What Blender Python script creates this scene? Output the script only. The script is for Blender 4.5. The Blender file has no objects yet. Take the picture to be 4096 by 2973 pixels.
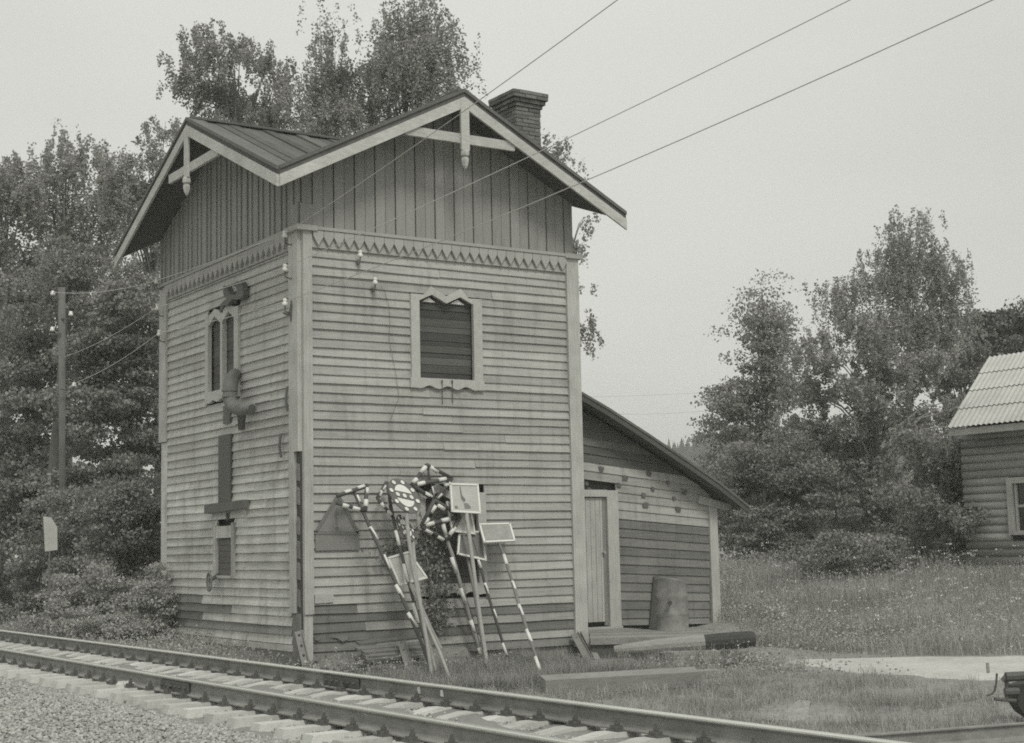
import bpy, math, random
import numpy as np
from mathutils import Vector, Matrix
random.seed(7); rng = np.random.default_rng(7)
D = bpy.data; S = bpy.context.scene
R = math.radians

# ---------------------------------------------------------------- camera, light, exposure
CAM = np.array([-10.9882, -23.0855, 1.7103]); FPX = 6022.08; PIT = .1165; ROL = -.0215; YAW = .584
_F = np.array([math.sin(YAW)*math.cos(PIT), math.cos(YAW)*math.cos(PIT), math.sin(PIT)])
_R0 = np.array([math.cos(YAW), -math.sin(YAW), 0]); _U0 = np.cross(_R0, _F)
_R = _R0*math.cos(ROL)+_U0*math.sin(ROL); _U = -_R0*math.sin(ROL)+_U0*math.cos(ROL)
cd = D.cameras.new('camera'); co = D.objects.new('camera', cd); S.collection.objects.link(co); S.camera = co
cd.sensor_width = 36; cd.lens = FPX/4096*36; cd.clip_start = .1; cd.clip_end = 3000
co.matrix_world = Matrix([[_R[i], _U[i], -_F[i], CAM[i]] for i in range(3)]+[[0, 0, 0, 1]])

SUN_EL, SUN_AZ = R(50), R(-12)          # from behind and slightly left of the camera
w = D.worlds.new('World'); S.world = w; w.use_nodes = True
nt = w.node_tree; nt.nodes.clear()
def N(t, ty, **k):
    n = t.nodes.new(ty)
    for a, b in k.items(): setattr(n, a, b)
    return n
sk = N(nt, 'ShaderNodeTexSky', sky_type='NISHITA', sun_disc=False, sun_elevation=SUN_EL, sun_rotation=math.pi-SUN_AZ, dust_density=3, altitude=100)
bw = N(nt, 'ShaderNodeRGBToBW'); nt.links.new(sk.outputs[0], bw.inputs[0])
tc = N(nt, 'ShaderNodeTexCoord'); nz = N(nt, 'ShaderNodeTexNoise'); nz.inputs['Scale'].default_value = 1.6; nz.inputs['Detail'].default_value = 3
mpw = N(nt, 'ShaderNodeMapping'); mpw.inputs['Scale'].default_value = (1, 1, 3); nt.links.new(tc.outputs['Generated'], mpw.inputs[0]); nt.links.new(mpw.outputs[0], nz.inputs[0])
mr = N(nt, 'ShaderNodeMapRange'); nt.links.new(nz.outputs['Fac'], mr.inputs[0])
mr.inputs[1].default_value = .3; mr.inputs[2].default_value = .7; mr.inputs[3].default_value = 6.8; mr.inputs[4].default_value = 8.0
mx = N(nt, 'ShaderNodeMix'); mx.inputs[0].default_value = .93
nt.links.new(bw.outputs[0], mx.inputs[2]); nt.links.new(mr.outputs[0], mx.inputs[3])   # thin overcast veil over the sky
tn = N(nt, 'ShaderNodeVectorMath', operation='SCALE'); tn.inputs[0].default_value = (.99, 1.0, .94); nt.links.new(mx.outputs[0], tn.inputs['Scale'])
bg = N(nt, 'ShaderNodeBackground'); bg.inputs[1].default_value = .1; nt.links.new(tn.outputs[0], bg.inputs[0])
wo = N(nt, 'ShaderNodeOutputWorld'); nt.links.new(bg.outputs[0], wo.inputs[0])
sl = D.lights.new('sun', 'SUN'); sl.energy = 1.5; sl.angle = R(15); sl.color = (1, .98, .93)
so = D.objects.new('sun', sl); S.collection.objects.link(so)
so.rotation_euler = Vector((math.sin(SUN_AZ)*math.cos(SUN_EL), -math.cos(SUN_AZ)*math.cos(SUN_EL), math.sin(SUN_EL))).to_track_quat('Z', 'Y').to_euler()
S.view_settings.view_transform = 'Standard'; S.view_settings.look = 'None'; S.view_settings.exposure = 0; S.view_settings.gamma = 1
S.cycles.max_bounces = 6; S.cycles.volume_bounces = 0; S.cycles.transparent_max_bounces = 8; S.cycles.filter_width = 1.8; S.cycles.use_denoising = False

HAZE = .0013

# ---------------------------------------------------------------- measuring helpers (photo pixel -> real point on a real plane)
def V(*a): return np.array(a, float)
def ray(q):
    return _F+_R*(q[0]-2048)/FPX-_U*(q[1]-1486.5)/FPX
def at(q, dep): return CAM+ray(q)*dep
def hit(q, ax, v):
    d = ray(q); return CAM+d*((v-CAM[ax])/d[ax])
def onp(q, p0, n):
    d = ray(q); return CAM+d*(np.dot(p0-CAM, n)/np.dot(d, n))
def reg(x0, y0, sc): return lambda x, y: (x0+x/sc, y0+y/sc)
g1 = reg(400, 200, 1.646); g2 = reg(1100, 300, 1.512); g3 = reg(600, 1000, 1.646); g4 = reg(600, 1900, 2.0575); g5 = reg(1200, 1800, 1.646)
g6 = reg(2200, 1500, 1.267); gw = reg(1550, 1050, 2.744); g8 = reg(2800, 1800, 1.4035); h3 = reg(0, 2400, 1.62); h4 = reg(1300, 2400, 1.4175)
g5b = reg(1150, 2450, 3.78); g6b = reg(2200, 2450, 2.52); gsw = reg(3800, 2400, 2.872); gh = reg(3700, 1350, 1.568)
def dd(x, y): return (x*1.806, y*1.806)

# ---------------------------------------------------------------- mesh helpers
class MB:
    def __init__(s): s.v = []; s.f = []
    def add(s, vs, fs):
        o = len(s.v); s.v += [tuple(map(float, p)) for p in vs]; s.f += [tuple(i+o for i in f) for f in fs]; return s
    def box(s, x0, x1, y0, y1, z0, z1):
        return s.add([(x0, y0, z0), (x1, y0, z0), (x1, y1, z0), (x0, y1, z0), (x0, y0, z1), (x1, y0, z1), (x1, y1, z1), (x0, y1, z1)],
                     [(0, 3, 2, 1), (4, 5, 6, 7), (0, 1, 5, 4), (1, 2, 6, 5), (2, 3, 7, 6), (3, 0, 4, 7)])
    def prism(s, poly, off):
        n = len(poly); poly = [np.array(p, float) for p in poly]; off = np.array(off, float)
        vs = poly+[p+off for p in poly]
        fs = [tuple(range(n))[::-1], tuple(range(n, 2*n))]+[(i, (i+1) % n, (i+1) % n+n, i+n) for i in range(n)]
        nn = np.zeros(3)
        for i in range(n): nn += np.cross(poly[i], poly[(i+1) % n])
        if np.dot(nn, off) < 0: fs = [f[::-1] for f in fs]
        return s.add(vs, fs)
    def beam(s, a, b, wd, th, up=(0, 0, 1)):
        a = V(*a); b = V(*b); d = b-a; d /= np.linalg.norm(d); u = np.array(up, float); sd = np.cross(d, u); sd /= np.linalg.norm(sd); u = np.cross(sd, d)
        return s.prism([a-sd*wd/2-u*th/2, a+sd*wd/2-u*th/2, a+sd*wd/2+u*th/2, a-sd*wd/2+u*th/2], b-a)
    def tube(s, pts, rad, n=8, caps=True):
        pts = [np.array(p, float) for p in pts]; m = len(pts)
        rad = list(rad) if hasattr(rad, '__len__') else [rad]*m
        vs = []; ref = V(.3, .1, 1.)
        for i, p in enumerate(pts):
            t = pts[min(i+1, m-1)]-pts[max(i-1, 0)]; t = t/(np.linalg.norm(t)+1e-9)
            if abs(np.dot(t, ref/np.linalg.norm(ref))) > .97: ref = V(1, .2, .1)
            a = np.cross(t, ref); a /= np.linalg.norm(a); b = np.cross(t, a)
            for k in range(n):
                an = 2*math.pi*k/n; vs.append(p+rad[i]*(a*math.cos(an)+b*math.sin(an)))
        fs = [(i*n+k, i*n+(k+1) % n, (i+1)*n+(k+1) % n, (i+1)*n+k) for i in range(m-1) for k in range(n)]
        if caps: fs += [tuple(range(n))[::-1], tuple(range((m-1)*n, m*n))]
        return s.add(vs, fs)
    def lathe(s, c, prof, n=12):   # prof: (r, z)
        vs = []; c = V(*c)
        for r_, z_ in prof:
            for k in range(n): an = 2*math.pi*k/n; vs.append(c+V(r_*math.cos(an), r_*math.sin(an), z_))
        m = len(prof)
        fs = [(i*n+k, i*n+(k+1) % n, (i+1)*n+(k+1) % n, (i+1)*n+k) for i in range(m-1) for k in range(n)]
        fs += [tuple(range(n))[::-1], tuple(range((m-1)*n, m*n))]
        return s.add(vs, fs)
    def emit(s, name, mat, parent=None, smooth=False):
        off = parent_origin(parent)
        me = D.meshes.new(name); me.from_pydata([(x-off[0], y-off[1], z-off[2]) for x, y, z in s.v], [], s.f)
        me.materials.append(mat)
        if smooth: me.polygons.foreach_set('use_smooth', [True]*len(me.polygons))
        me.update(); o = D.objects.new(name, me); S.collection.objects.link(o)
        if parent: o.parent = parent
        return o
_org = {}
def parent_origin(p):
    return V(0, 0, 0) if p is None else _org.get(p.name, V(0, 0, 0))
def tag(o, label=None, cat=None, group=None, kind=None):
    if label: o['label'] = label
    if cat: o['category'] = cat
    if group: o['group'] = group
    if kind: o['kind'] = kind
    return o
def thing(name, label, cat, loc=(0, 0, 0), group=None):
    o = D.objects.new(name, None); S.collection.objects.link(o); o.empty_display_size = .2
    o.location = loc; _org[o.name] = V(*loc); return tag(o, label, cat, group)
def sub(p, o):   # remember a part's origin so sub-parts can be built in world metres
    _org[o.name] = parent_origin(p); return o
def npmesh(name, verts, faces, mat, parent=None):
    """verts (n,3), faces (m,k) numpy, constant k"""
    verts = np.asarray(verts, np.float32)-parent_origin(parent).astype(np.float32); faces = np.asarray(faces, np.int32); k = faces.shape[1]
    me = D.meshes.new(name); me.vertices.add(len(verts)); me.vertices.foreach_set('co', verts.ravel())
    me.loops.add(faces.size); me.loops.foreach_set('vertex_index', faces.ravel())
    me.polygons.add(len(faces)); me.polygons.foreach_set('loop_start', np.arange(0, faces.size, k, dtype=np.int32))
    me.update(calc_edges=True); me.materials.append(mat)
    o = D.objects.new(name, me); S.collection.objects.link(o)
    if parent: o.parent = parent
    return o

# ---------------------------------------------------------------- materials
TINT = (1.0, 1.005, .945)
def mat(name, v, rough=.85, st=(6, 6, 6), a1=.18, a2=.15, ar=.1, s2=1.1, bump=.15, island=False, wear=0, spec=.25, metal=0, transl=0, streak=0):
    m = D.materials.new(name); m.use_nodes = True; t = m.node_tree; t.nodes.clear(); L = t.links.new
    g = N(t, 'ShaderNodeNewGeometry'); mp = N(t, 'ShaderNodeMapping'); mp.inputs['Scale'].default_value = st; L(g.outputs['Position'], mp.inputs[0])
    oi = N(t, 'ShaderNodeObjectInfo')
    ofs = N(t, 'ShaderNodeVectorMath', operation='SCALE'); ofs.inputs[0].default_value = (13.1, 7.7, 5.3); L(oi.outputs['Random'], ofs.inputs['Scale'])
    ad = N(t, 'ShaderNodeVectorMath', operation='ADD'); L(mp.outputs[0], ad.inputs[0]); L(ofs.outputs[0], ad.inputs[1])
    n1 = N(t, 'ShaderNodeTexNoise'); n1.inputs['Scale'].default_value = 1; n1.inputs['Detail'].default_value = 7; n1.inputs['Roughness'].default_value = .62; L(ad.outputs[0], n1.inputs[0])
    n2 = N(t, 'ShaderNodeTexNoise'); n2.inputs['Scale'].default_value = s2; n2.inputs['Detail'].default_value = 4; L(g.outputs['Position'], n2.inputs[0])
    def mt(op, a, b):
        n = N(t, 'ShaderNodeMath', operation=op)
        for i, q in enumerate((a, b)):
            if isinstance(q, (int, float)): n.inputs[i].default_value = q
            else: L(q, n.inputs[i])
        return n.outputs[0]
    s = mt('ADD', 1-a1*1.0-a2*1.0-ar, mt('MULTIPLY', n1.outputs['Fac'], 2*a1)); s = mt('ADD', s, mt('MULTIPLY', n2.outputs['Fac'], 2*a2))
    rnd = g.outputs['Random Per Island'] if island else oi.outputs['Random']
    s = mt('ADD', s, mt('MULTIPLY', rnd, 2*ar))
    if wear:
        n3 = N(t, 'ShaderNodeTexNoise'); n3.inputs['Scale'].default_value = 3.3; n3.inputs['Detail'].default_value = 8; n3.inputs['Roughness'].default_value = .7; L(ad.outputs[0], n3.inputs[0])
        k = N(t, 'ShaderNodeMapRange'); L(n3.outputs['Fac'], k.inputs[0]); k.inputs[1].default_value = .56; k.inputs[2].default_value = .66; k.inputs[3].default_value = 1; k.inputs[4].default_value = 1-wear
        s = mt('MULTIPLY', s, k.outputs[0])
    if streak:   # rain streaks running down
        m4 = N(t, 'ShaderNodeMapping'); m4.inputs['Scale'].default_value = (7, 7, .9); L(g.outputs['Position'], m4.inputs[0]); n4 = N(t, 'ShaderNodeTexNoise'); n4.inputs['Scale'].default_value = 1; n4.inputs['Detail'].default_value = 5; L(m4.outputs[0], n4.inputs[0])
        k4 = N(t, 'ShaderNodeMapRange'); L(n4.outputs['Fac'], k4.inputs[0]); k4.inputs[1].default_value = .5; k4.inputs[2].default_value = .72; k4.inputs[3].default_value = 1; k4.inputs[4].default_value = 1-streak; s = mt('MULTIPLY', s, k4.outputs[0])
    s = mt('MULTIPLY', s, v)
    c = N(t, 'ShaderNodeVectorMath', operation='SCALE'); c.inputs[0].default_value = TINT; L(s, c.inputs['Scale'])
    b = N(t, 'ShaderNodeBsdfPrincipled'); L(c.outputs[0], b.inputs['Base Color']); b.inputs['Roughness'].default_value = rough
    b.inputs['Specular IOR Level'].default_value = spec; b.inputs['Metallic'].default_value = metal
    if bump:
        bp = N(t, 'ShaderNodeBump'); bp.inputs['Strength'].default_value = bump; bp.inputs['Distance'].default_value = .01; L(n1.outputs['Fac'], bp.inputs['Height']); L(bp.outputs[0], b.inputs['Normal'])
    out = N(t, 'ShaderNodeOutputMaterial'); sh = b.outputs[0]
    if transl:
        tr = N(t, 'ShaderNodeBsdfTranslucent'); L(c.outputs[0], tr.inputs[0]); ms = N(t, 'ShaderNodeMixShader'); ms.inputs[0].default_value = transl; L(sh, ms.inputs[1]); L(tr.outputs[0], ms.inputs[2]); sh = ms.outputs[0]
    L(sh, out.inputs[0]); return m
GX = (1.6, 34, 34); GY = (34, 1.6, 34); GZ = (34, 34, 1.6)
M = dict(
    sidX=mat('painted_siding_x', .41, st=GX, ar=.14, a1=.34, a2=.2, wear=.25, s2=1.1, streak=.2),
    sidY=mat('painted_siding_y', .48, st=GY, ar=.12, a1=.36, a2=.22, wear=.3, s2=1.1, streak=.2),
    sidL=mat('faded_siding_y', .56, st=GY, ar=.14, a1=.38, a2=.34, wear=.38, s2=1.8, streak=.25),
    rawX=mat('bare_siding_x', .22, st=GX, ar=.2, a1=.42, a2=.25, s2=1.5, streak=.2),
    rawY=mat('bare_siding_y', .22, st=GY, ar=.2, a1=.42, a2=.3, s2=1.5, streak=.2),
    gab=mat('gable_board', .31, st=GZ, s2=2, ar=.07, a1=.25, a2=.06),
    gabL=mat('gable_board_dark', .31, st=GZ, ar=.10, a1=.2, a2=.12),
    post=mat('corner_board', .47, st=GZ, ar=.07, a1=.34, a2=.3, wear=.3, s2=2.4),
    trimX=mat('trim_x', .42, st=GX, ar=.05, a1=.15, a2=.15, wear=.1),
    trimY=mat('trim_y', .38, st=GY, ar=.05, a1=.15, a2=.15, wear=.1),
    barge=mat('barge_board', .52, st=(7, 7, 24), ar=.05, a1=.36, a2=.28, wear=.3, s2=2.2),
    frame=mat('window_trim', .5, st=(14, 14, 14), ar=.04, a1=.25, a2=.15, wear=.15),
    dark=mat('dark_timber', .10, st=(8, 8, 20), ar=.2, a1=.3),
    core=mat('inner_timber', .07, a1=.3),
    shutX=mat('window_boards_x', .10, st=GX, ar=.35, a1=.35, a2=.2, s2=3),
    shutY=mat('window_boards_y', .12, st=GY, ar=.15, a1=.3, a2=.15, s2=2),
    slat=mat('dark_strip', .15, st=GZ, ar=.1, a1=.2),
    roof=mat('roof_board', .13, st=(5, 5, 5), ar=.28, a1=.35, a2=.3, s2=1.3, bump=.4),
    soffit=mat('soffit', .10, st=GX, a1=.25),
    brick=mat('brick', .16, st=(14, 14, 14), ar=.3, a1=.3, a2=.25, bump=.5),
    mortar=mat('mortar', .15, st=(14, 14, 14), a1=.2, bump=.5),
    iron=mat('rusty_iron', .12, st=(18, 18, 18), a1=.3, a2=.3, rough=.7, s2=6),
    rust=mat('pipe_iron', .20, st=(12, 12, 12), a1=.2, a2=.25, rough=.75, s2=6),
    porc=mat('porcelain', .78, rough=.3, a1=.03, a2=.03, ar=.03, bump=0, spec=.5),
    wire=mat('wire', .55, rough=.5, a1=.1, a2=.1, bump=0),
    white=mat('white_paint', .78, rough=.6, st=(20, 20, 20), a1=.05, a2=.07, ar=.05, s2=8),
    paint=mat('dark_paint', .10, rough=.6, st=(20, 20, 20), a1=.2, a2=.2, ar=.1, s2=5),
    disc=mat('disc_paint', .14, rough=.6, st=(14, 14, 14), a1=.2, a2=.2, s2=5),
    plateL=mat('sign_sheet_pale', .52, rough=.7, st=(10, 10, 10), a1=.10, a2=.2, ar=.05, wear=.14, s2=4),
    plateM=mat('sign_sheet_grey', .36, rough=.7, st=(14, 14, 14), a1=.15, a2=.3, ar=.05, wear=.3, s2=7),
    plateD=mat('sign_sheet_dark', .22, rough=.7, st=(10, 10, 10), a1=.15, a2=.2, s2=5),
    pole=mat('wood_pole', .36, st=(25, 25, 3), a1=.35, a2=.2, ar=.15, s2=6, bump=.4),
    poleg=mat('grey_pole', .40, st=(20, 20, 20), a1=.2, a2=.2, ar=.1, s2=6),
    sheet=mat('tin_sheet', .27, st=(20, 20, 20), a1=.12, a2=.1, rough=.7),
    sheetd=mat('tin_sheet_border', .18, st=(20, 20, 20), a1=.12, a2=.1, rough=.7),
    grey=mat('old_timber', .24, st=(6, 14, 24), a1=.4, a2=.25, ar=.2, s2=2, bump=.5),
    greyX=mat('weathered_plank', .30, st=(2.4, 22, 22), a1=.4, a2=.25, ar=.15, s2=2, bump=.5),
    pile=mat('pile_wood', .2, st=(3, 22, 22), a1=.45, a2=.3, ar=.25, s2=3, bump=.5),
    tar=mat('tarred_log', .07, st=(4, 4, 20), a1=.4, a2=.3, ar=.1),
    stone=mat('foundation_stone', .22, st=(9, 9, 9), a1=.35, a2=.3, ar=.15, bump=.8),
    drum=mat('dented_steel', .25, st=(9, 9, 9), a1=.4, a2=.45, rough=.7, s2=4, bump=.4, wear=.15),
    railside=mat('rail_side', .26, st=(9, 4, 22), a1=.4, a2=.4, rough=.8, s2=2.5, wear=.3),
    railtop=mat('rail_head', .8, rough=.38, st=(14, .8, 14), a1=.12, a2=.1, metal=.85, bump=.05),
    conc=mat('concrete_sleeper', .56, st=(26, 26, 26), a1=.25, a2=.32, ar=.14, s2=3.5, bump=.5, wear=.3),
    grav=mat('ballast_stone', .42, st=(30, 30, 30), a1=.12, a2=.12, ar=.3, island=True, bump=.2),
    gravb=mat('ballast_bed', .27, st=(30, 30, 30), a1=.45, a2=.2, ar=0, bump=1),
    ground=mat('meadow_ground', .28, st=(7, 7, 7), a1=.5, a2=.3, ar=0, s2=.5, bump=1),
    dirt=mat('trodden_dirt', .33, st=(14, 14, 14), a1=.5, a2=.35, ar=0, s2=3, bump=.8),
    road=mat('sandy_road', .52, st=(9, 9, 9), a1=.4, a2=.35, ar=0, s2=.9, bump=.6),
    grass=mat('grass_blade', .36, st=(5, 5, 5), a1=.2, a2=.3, ar=.25, s2=.8, island=True, bump=0, transl=.3),
    mead=mat('meadow_blade', .46, st=(5, 5, 5), a1=.2, a2=.3, ar=.25, s2=.8, island=True, bump=0, transl=.35),
    weed=mat('weed_leaf', .42, st=(5, 5, 5), a1=.2, a2=.3, ar=.35, s2=1.2, island=True, bump=0, transl=.25),
    flower=mat('white_flower', .7, a1=.1, a2=.1, ar=.15, island=True, bump=0),
    birch=mat('birch_leaf', .38, st=(2, 2, 2), a1=.2, a2=.35, ar=.4, s2=.7, island=True, bump=0, transl=.4),
    leafd=mat('broad_leaf', .30, st=(2, 2, 2), a1=.2, a2=.4, ar=.45, s2=.9, island=True, bump=0, transl=.3),
    pine=mat('pine_needles', .16, st=(2, 2, 2), a1=.2, a2=.3, ar=.4, island=True, bump=0),
    bark=mat('grey_bark', .18, st=(10, 10, 3), a1=.4, a2=.3, bump=.5),
    bbark=mat('birch_bark', .38, st=(12, 12, 20), a1=.5, a2=.4, s2=5, bump=.3),
    slate=mat('asbestos_sheet', .5, st=(6, 6, 6), a1=.2, a2=.25, ar=.06, s2=1),
    log=mat('house_log', .42, st=GY, a1=.3, a2=.25, ar=.14, s2=2),
    glass=mat('window_glass', .04, rough=.12, a1=.05, a2=.05, bump=0, spec=.6),
    hill=mat('far_forest', .10, st=(.3, .3, .3), a1=.3, a2=.3, ar=.2, s2=.1, island=True, bump=0),
)

# ---------------------------------------------------------------- terrain
def ss(a, b, x): t = np.clip((x-a)/(b-a), 0, 1); return t*t*(3-2*t)
ROADP = np.array([(6.8, -4.4), (7.5, -6.0), (8.4, -8.2), (11.0, -14), (15, -24)]); ROADW = [.5, 3.4, 4.9, 6.0, 6.4]
def road_out(x, y):   # metres outside the road's edge (negative on the road)
    o = np.full(np.shape(x), 99.)
    for i in range(4):
        a, c = ROADP[i], ROADP[i+1]; d_ = c-a; t_ = np.clip(((x-a[0])*d_[0]+(y-a[1])*d_[1])/(d_@d_), 0, 1)
        o = np.minimum(o, np.hypot(x-a[0]-d_[0]*t_, y-a[1]-d_[1]*t_)-(ROADW[i]+(ROADW[i+1]-ROADW[i])*t_)/2)
    return o
def gh_(x, y):
    x = np.asarray(x, float); y = np.asarray(y, float)
    front = -.34*(1-ss(-1.2, 2.2, y)); z = np.where(x > -99, front-.06, 0)
    z = z+ss(3, 7, x)*.14*(1-ss(-1, 2, y))
    z = z+.95*ss(9.5, 18, x+.35*(y+3))
    side = ss(-2.45, -1.2, x); z = z*side+.06*(1-side)
    z = z+(.03*np.sin(x*2.1+y*1.3)+.025*np.sin(x*.9-y*2.7+1)+.02*np.sin(5.1*x+3.7*y))*side*ss(-.2, .8, road_out(x, y))
    far = ss(60, 300, np.hypot(x+11, y+23)); z = z*(1-far)+far*1.0
    return z
xs = np.unique(np.concatenate([np.linspace(-12, 22, 137), np.linspace(-700, -12, 24), np.linspace(22, 700, 24)]))
ys = np.unique(np.concatenate([np.linspace(-26, 20, 139), np.linspace(-300, -26, 8), np.linspace(20, 900, 28)]))
X, Y = np.meshgrid(xs, ys); Z = gh_(X, Y)
nx, ny = len(xs), len(ys); idx = np.arange(nx*ny).reshape(ny, nx)
fc = np.stack([idx[:-1, :-1], idx[:-1, 1:], idx[1:, 1:], idx[1:, :-1]], -1).reshape(-1, 4)
tag(npmesh('ground', np.stack([X, Y, Z], -1).reshape(-1, 3), fc, M['ground']), 'rough grassy ground around the wooden tower and the track', kind='structure')
# road: a pale sandy track running to the right
def strip(name, pts, wid, m, dz, label, nseg=160, wob=.15):
    pts = [V(*p) for p in pts]; vs = []; nn = 15
    L_ = np.linspace(0, len(pts)-1, nseg+1)
    for i, t in enumerate(L_):
        k = min(int(t), len(pts)-2); f = t-k; p = pts[k]*(1-f)+pts[k+1]*f; d = pts[k+1]-pts[k]; d = d/np.linalg.norm(d); s_ = V(-d[1], d[0])
        w0 = wid[k]*(1-f)+wid[k+1]*f
        for j in range(nn):
            o = (j/(nn-1)-.5)*w0*(1+wob*(.5*math.sin(i*.21+j)+.3*math.sin(i*.53)+random.uniform(-.12, .12))*(j in (0, nn-1)))
            q = p+s_*o; vs.append((q[0], q[1], float(gh_(q[0], q[1]))+dz+(.014 if 1 < j < nn-2 else (.006 if 0 < j < nn-1 else -.012))))
    fs = [(i*nn+j, (i+1)*nn+j, (i+1)*nn+j+1, i*nn+j+1) for i in range(nseg) for j in range(nn-1)]
    return tag(MB().add(vs, [f[::-1] for f in fs]).emit(name, m), label, kind='structure')
strip('road', [tuple(p) for p in ROADP], ROADW, M['road'], .004, 'pale sandy track running off to the right beyond the grass')
strip('dirt_patch', [(1.3, -9.7), (2.0, -9.3), (2.9, -8.7)], [.2, .5, .2], M['dirt'], .008, 'bare trodden sandy patch in the grass', nseg=60, wob=.4)
# ballast bed
bx = np.linspace(-9.5, -2.2, 30); by = np.linspace(-26, 60, 173); BX, BY = np.meshgrid(bx, by)
BZ = .135-.24*ss(-2.75, -2.25, BX)-.05*ss(-5.25, -5.0, BX)*(1-ss(-5.0, -4.8, BX))+.03*np.sin(BX*9+BY*3)*np.sin(BY*7)
BZ = BZ-.06*(1-ss(-5.3, -5.0, BX))+.10*(1-ss(-6.0, -5.4, BX))
idx = np.arange(BX.size).reshape(BX.shape); fc = np.stack([idx[:-1, :-1], idx[:-1, 1:], idx[1:, 1:], idx[1:, :-1]], -1).reshape(-1, 4)
tag(npmesh('ballast_bed', np.stack([BX, BY, BZ], -1).reshape(-1, 3), fc, M['gravb']), 'bed of crushed stone under the railway track', kind='structure')

def rotm(n):
    q = rng.normal(size=(n, 4)); q /= np.linalg.norm(q, axis=1)[:, None]; w_, x, y, z = q.T
    return np.stack([1-2*(y*y+z*z), 2*(x*y-z*w_), 2*(x*z+y*w_), 2*(x*y+z*w_), 1-2*(x*x+z*z), 2*(y*z-x*w_), 2*(x*z-y*w_), 2*(y*z+x*w_), 1-2*(x*x+y*y)], 1).reshape(n, 3, 3)
ph = (1+5**.5)/2
ICO = np.array([(-1, ph, 0), (1, ph, 0), (-1, -ph, 0), (1, -ph, 0), (0, -1, ph), (0, 1, ph), (0, -1, -ph), (0, 1, -ph), (ph, 0, -1), (ph, 0, 1), (-ph, 0, -1), (-ph, 0, 1)])/1.9
ICF = np.array([(0, 11, 5), (0, 5, 1), (0, 1, 7), (0, 7, 10), (0, 10, 11), (1, 5, 9), (5, 11, 4), (11, 10, 2), (10, 7, 6), (7, 1, 8), (3, 9, 4), (3, 4, 2), (3, 2, 6), (3, 6, 8), (3, 8, 9), (4, 9, 5), (2, 4, 11), (6, 2, 10), (8, 6, 7), (9, 8, 1)])
OCT = np.array([(1, 0, 0), (-1, 0, 0), (0, 1, 0), (0, -1, 0), (0, 0, 1), (0, 0, -1)], float)*1.15
OCF = np.array([(0, 2, 4), (2, 1, 4), (1, 3, 4), (3, 0, 4), (2, 0, 5), (1, 2, 5), (3, 1, 5), (0, 3, 5)])
def stones(name, P, size, label, m):
    n = len(P); v = OCT[None]*(1+rng.uniform(-.3, .3, (n, 6, 1)))*(size[:, None, None])*rng.uniform(.55, 1.15, (n, 1, 3))
    v = np.einsum('nij,nkj->nki', rotm(n), v); v[:, :, 2] *= .75; v += P[:, None]
    f = (OCF[None]+np.arange(n)[:, None, None]*6).reshape(-1, 3)
    return tag(npmesh(name, v.reshape(-1, 3), f, m), label, kind='stuff')
n = 52000; gx = rng.uniform(-8.2, -5.36, n); gy = -13.5+16*rng.random(n)**1.2
stones('gravel', np.stack([gx, gy, .075+.10*(1-ss(-6.0, -5.4, gx))+rng.uniform(-.01, .03, n)], 1), rng.uniform(.014, .031, n), 'loose pale crushed stone beside the near rail', M['grav'])
n = 26000; gx = rng.uniform(-5.45, -2.4, n); gy = rng.uniform(-15, 9, n)
stones('ballast_stones', np.stack([gx, gy, .115-.24*ss(-2.75, -2.25, gx)-.06*(1-ss(-5.3, -5.0, gx))+rng.uniform(-.02, .02, n)], 1), rng.uniform(.014, .028, n), 'crushed stone between the sleepers', M['grav'])

# ---------------------------------------------------------------- railway track
RX_FAR, RX_NEAR, RT = -3.16, -4.757, .36
track = thing('railway_track', 'railway track with two steel rails on pale concrete sleepers across the foreground', 'railway track', (-3.96, -8, 0))
prof = [(-.07, 0), (.07, 0), (.07, .011), (.02, .028), (.009, .045), (.009, .13), (.02, .143), (.036, .148), (.036, .16)]
prof = prof+[(-x, z) for x, z in prof[::-1]]
for rx, lb in ((RX_FAR, 'far rail'), (RX_NEAR, 'near rail')):
    b = MB(); b.prism([(rx+x, -26, RT-.18+z) for x, z in prof], (0, 84, 0)); r_ = sub(track, b.emit('rail', M['railside'], track)); r_['label'] = 'dull steel rail, '+lb
    b = MB(); b.prism([(rx+x, -26, RT-.0205+z) for x, z in [(-.037, 0), (.037, 0), (.037, .012), (.026, .0205), (-.026, .0205), (-.037, .012)]], (0, 84, 0)); b.emit('rail_head', M['railtop'], r_)
def sleeper_mesh():
    b = MB(); pr = []
    xs_ = [-1.35, -1.32, -.55, -.3, .3, .55, 1.32, 1.35]; zt = [.09, .175, .178, .14, .14, .178, .175, .09]
    vs = []
    for x, z in zip(xs_, zt):
        vs += [(x, -.14, -.02), (x, .14, -.02), (x, .095, z), (x, -.095, z)]
    fs = [(0, 1, 2, 3), (31, 30, 29, 28)]
    for i in range(7):
        for k in range(4): a = i*4+k; c = i*4+(k+1) % 4; fs.append((a, a+4, c+4, c))
    b.add(vs, fs); return b
def fast_mesh():
    b = MB(); b.box(-.155, .155, -.08, .08, .176, .192)
    for s_ in (-1, 1):
        b.box(min(s_*.07, s_*.14), max(s_*.07, s_*.14), -.045, .045, .19, .225)
        b.tube([(s_*.098, .0, .19), (s_*.098, 0, .285)], .014, 6)
        b.tube([(s_*.098, 0, .228), (s_*.098, 0, .252)], .026, 6)
        b.tube([(s_*.135, -.05, .19), (s_*.135, -.05, .22)], .02, 6)
    return b
sm = sleeper_mesh().emit('sleeper', M['conc'], None); fm = fast_mesh().emit('rail_fastening', M['iron'], None)
sme, fme = sm.data, fm.data; D.objects.remove(sm); D.objects.remove(fm)
yv = -16.2; k = 0
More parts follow.
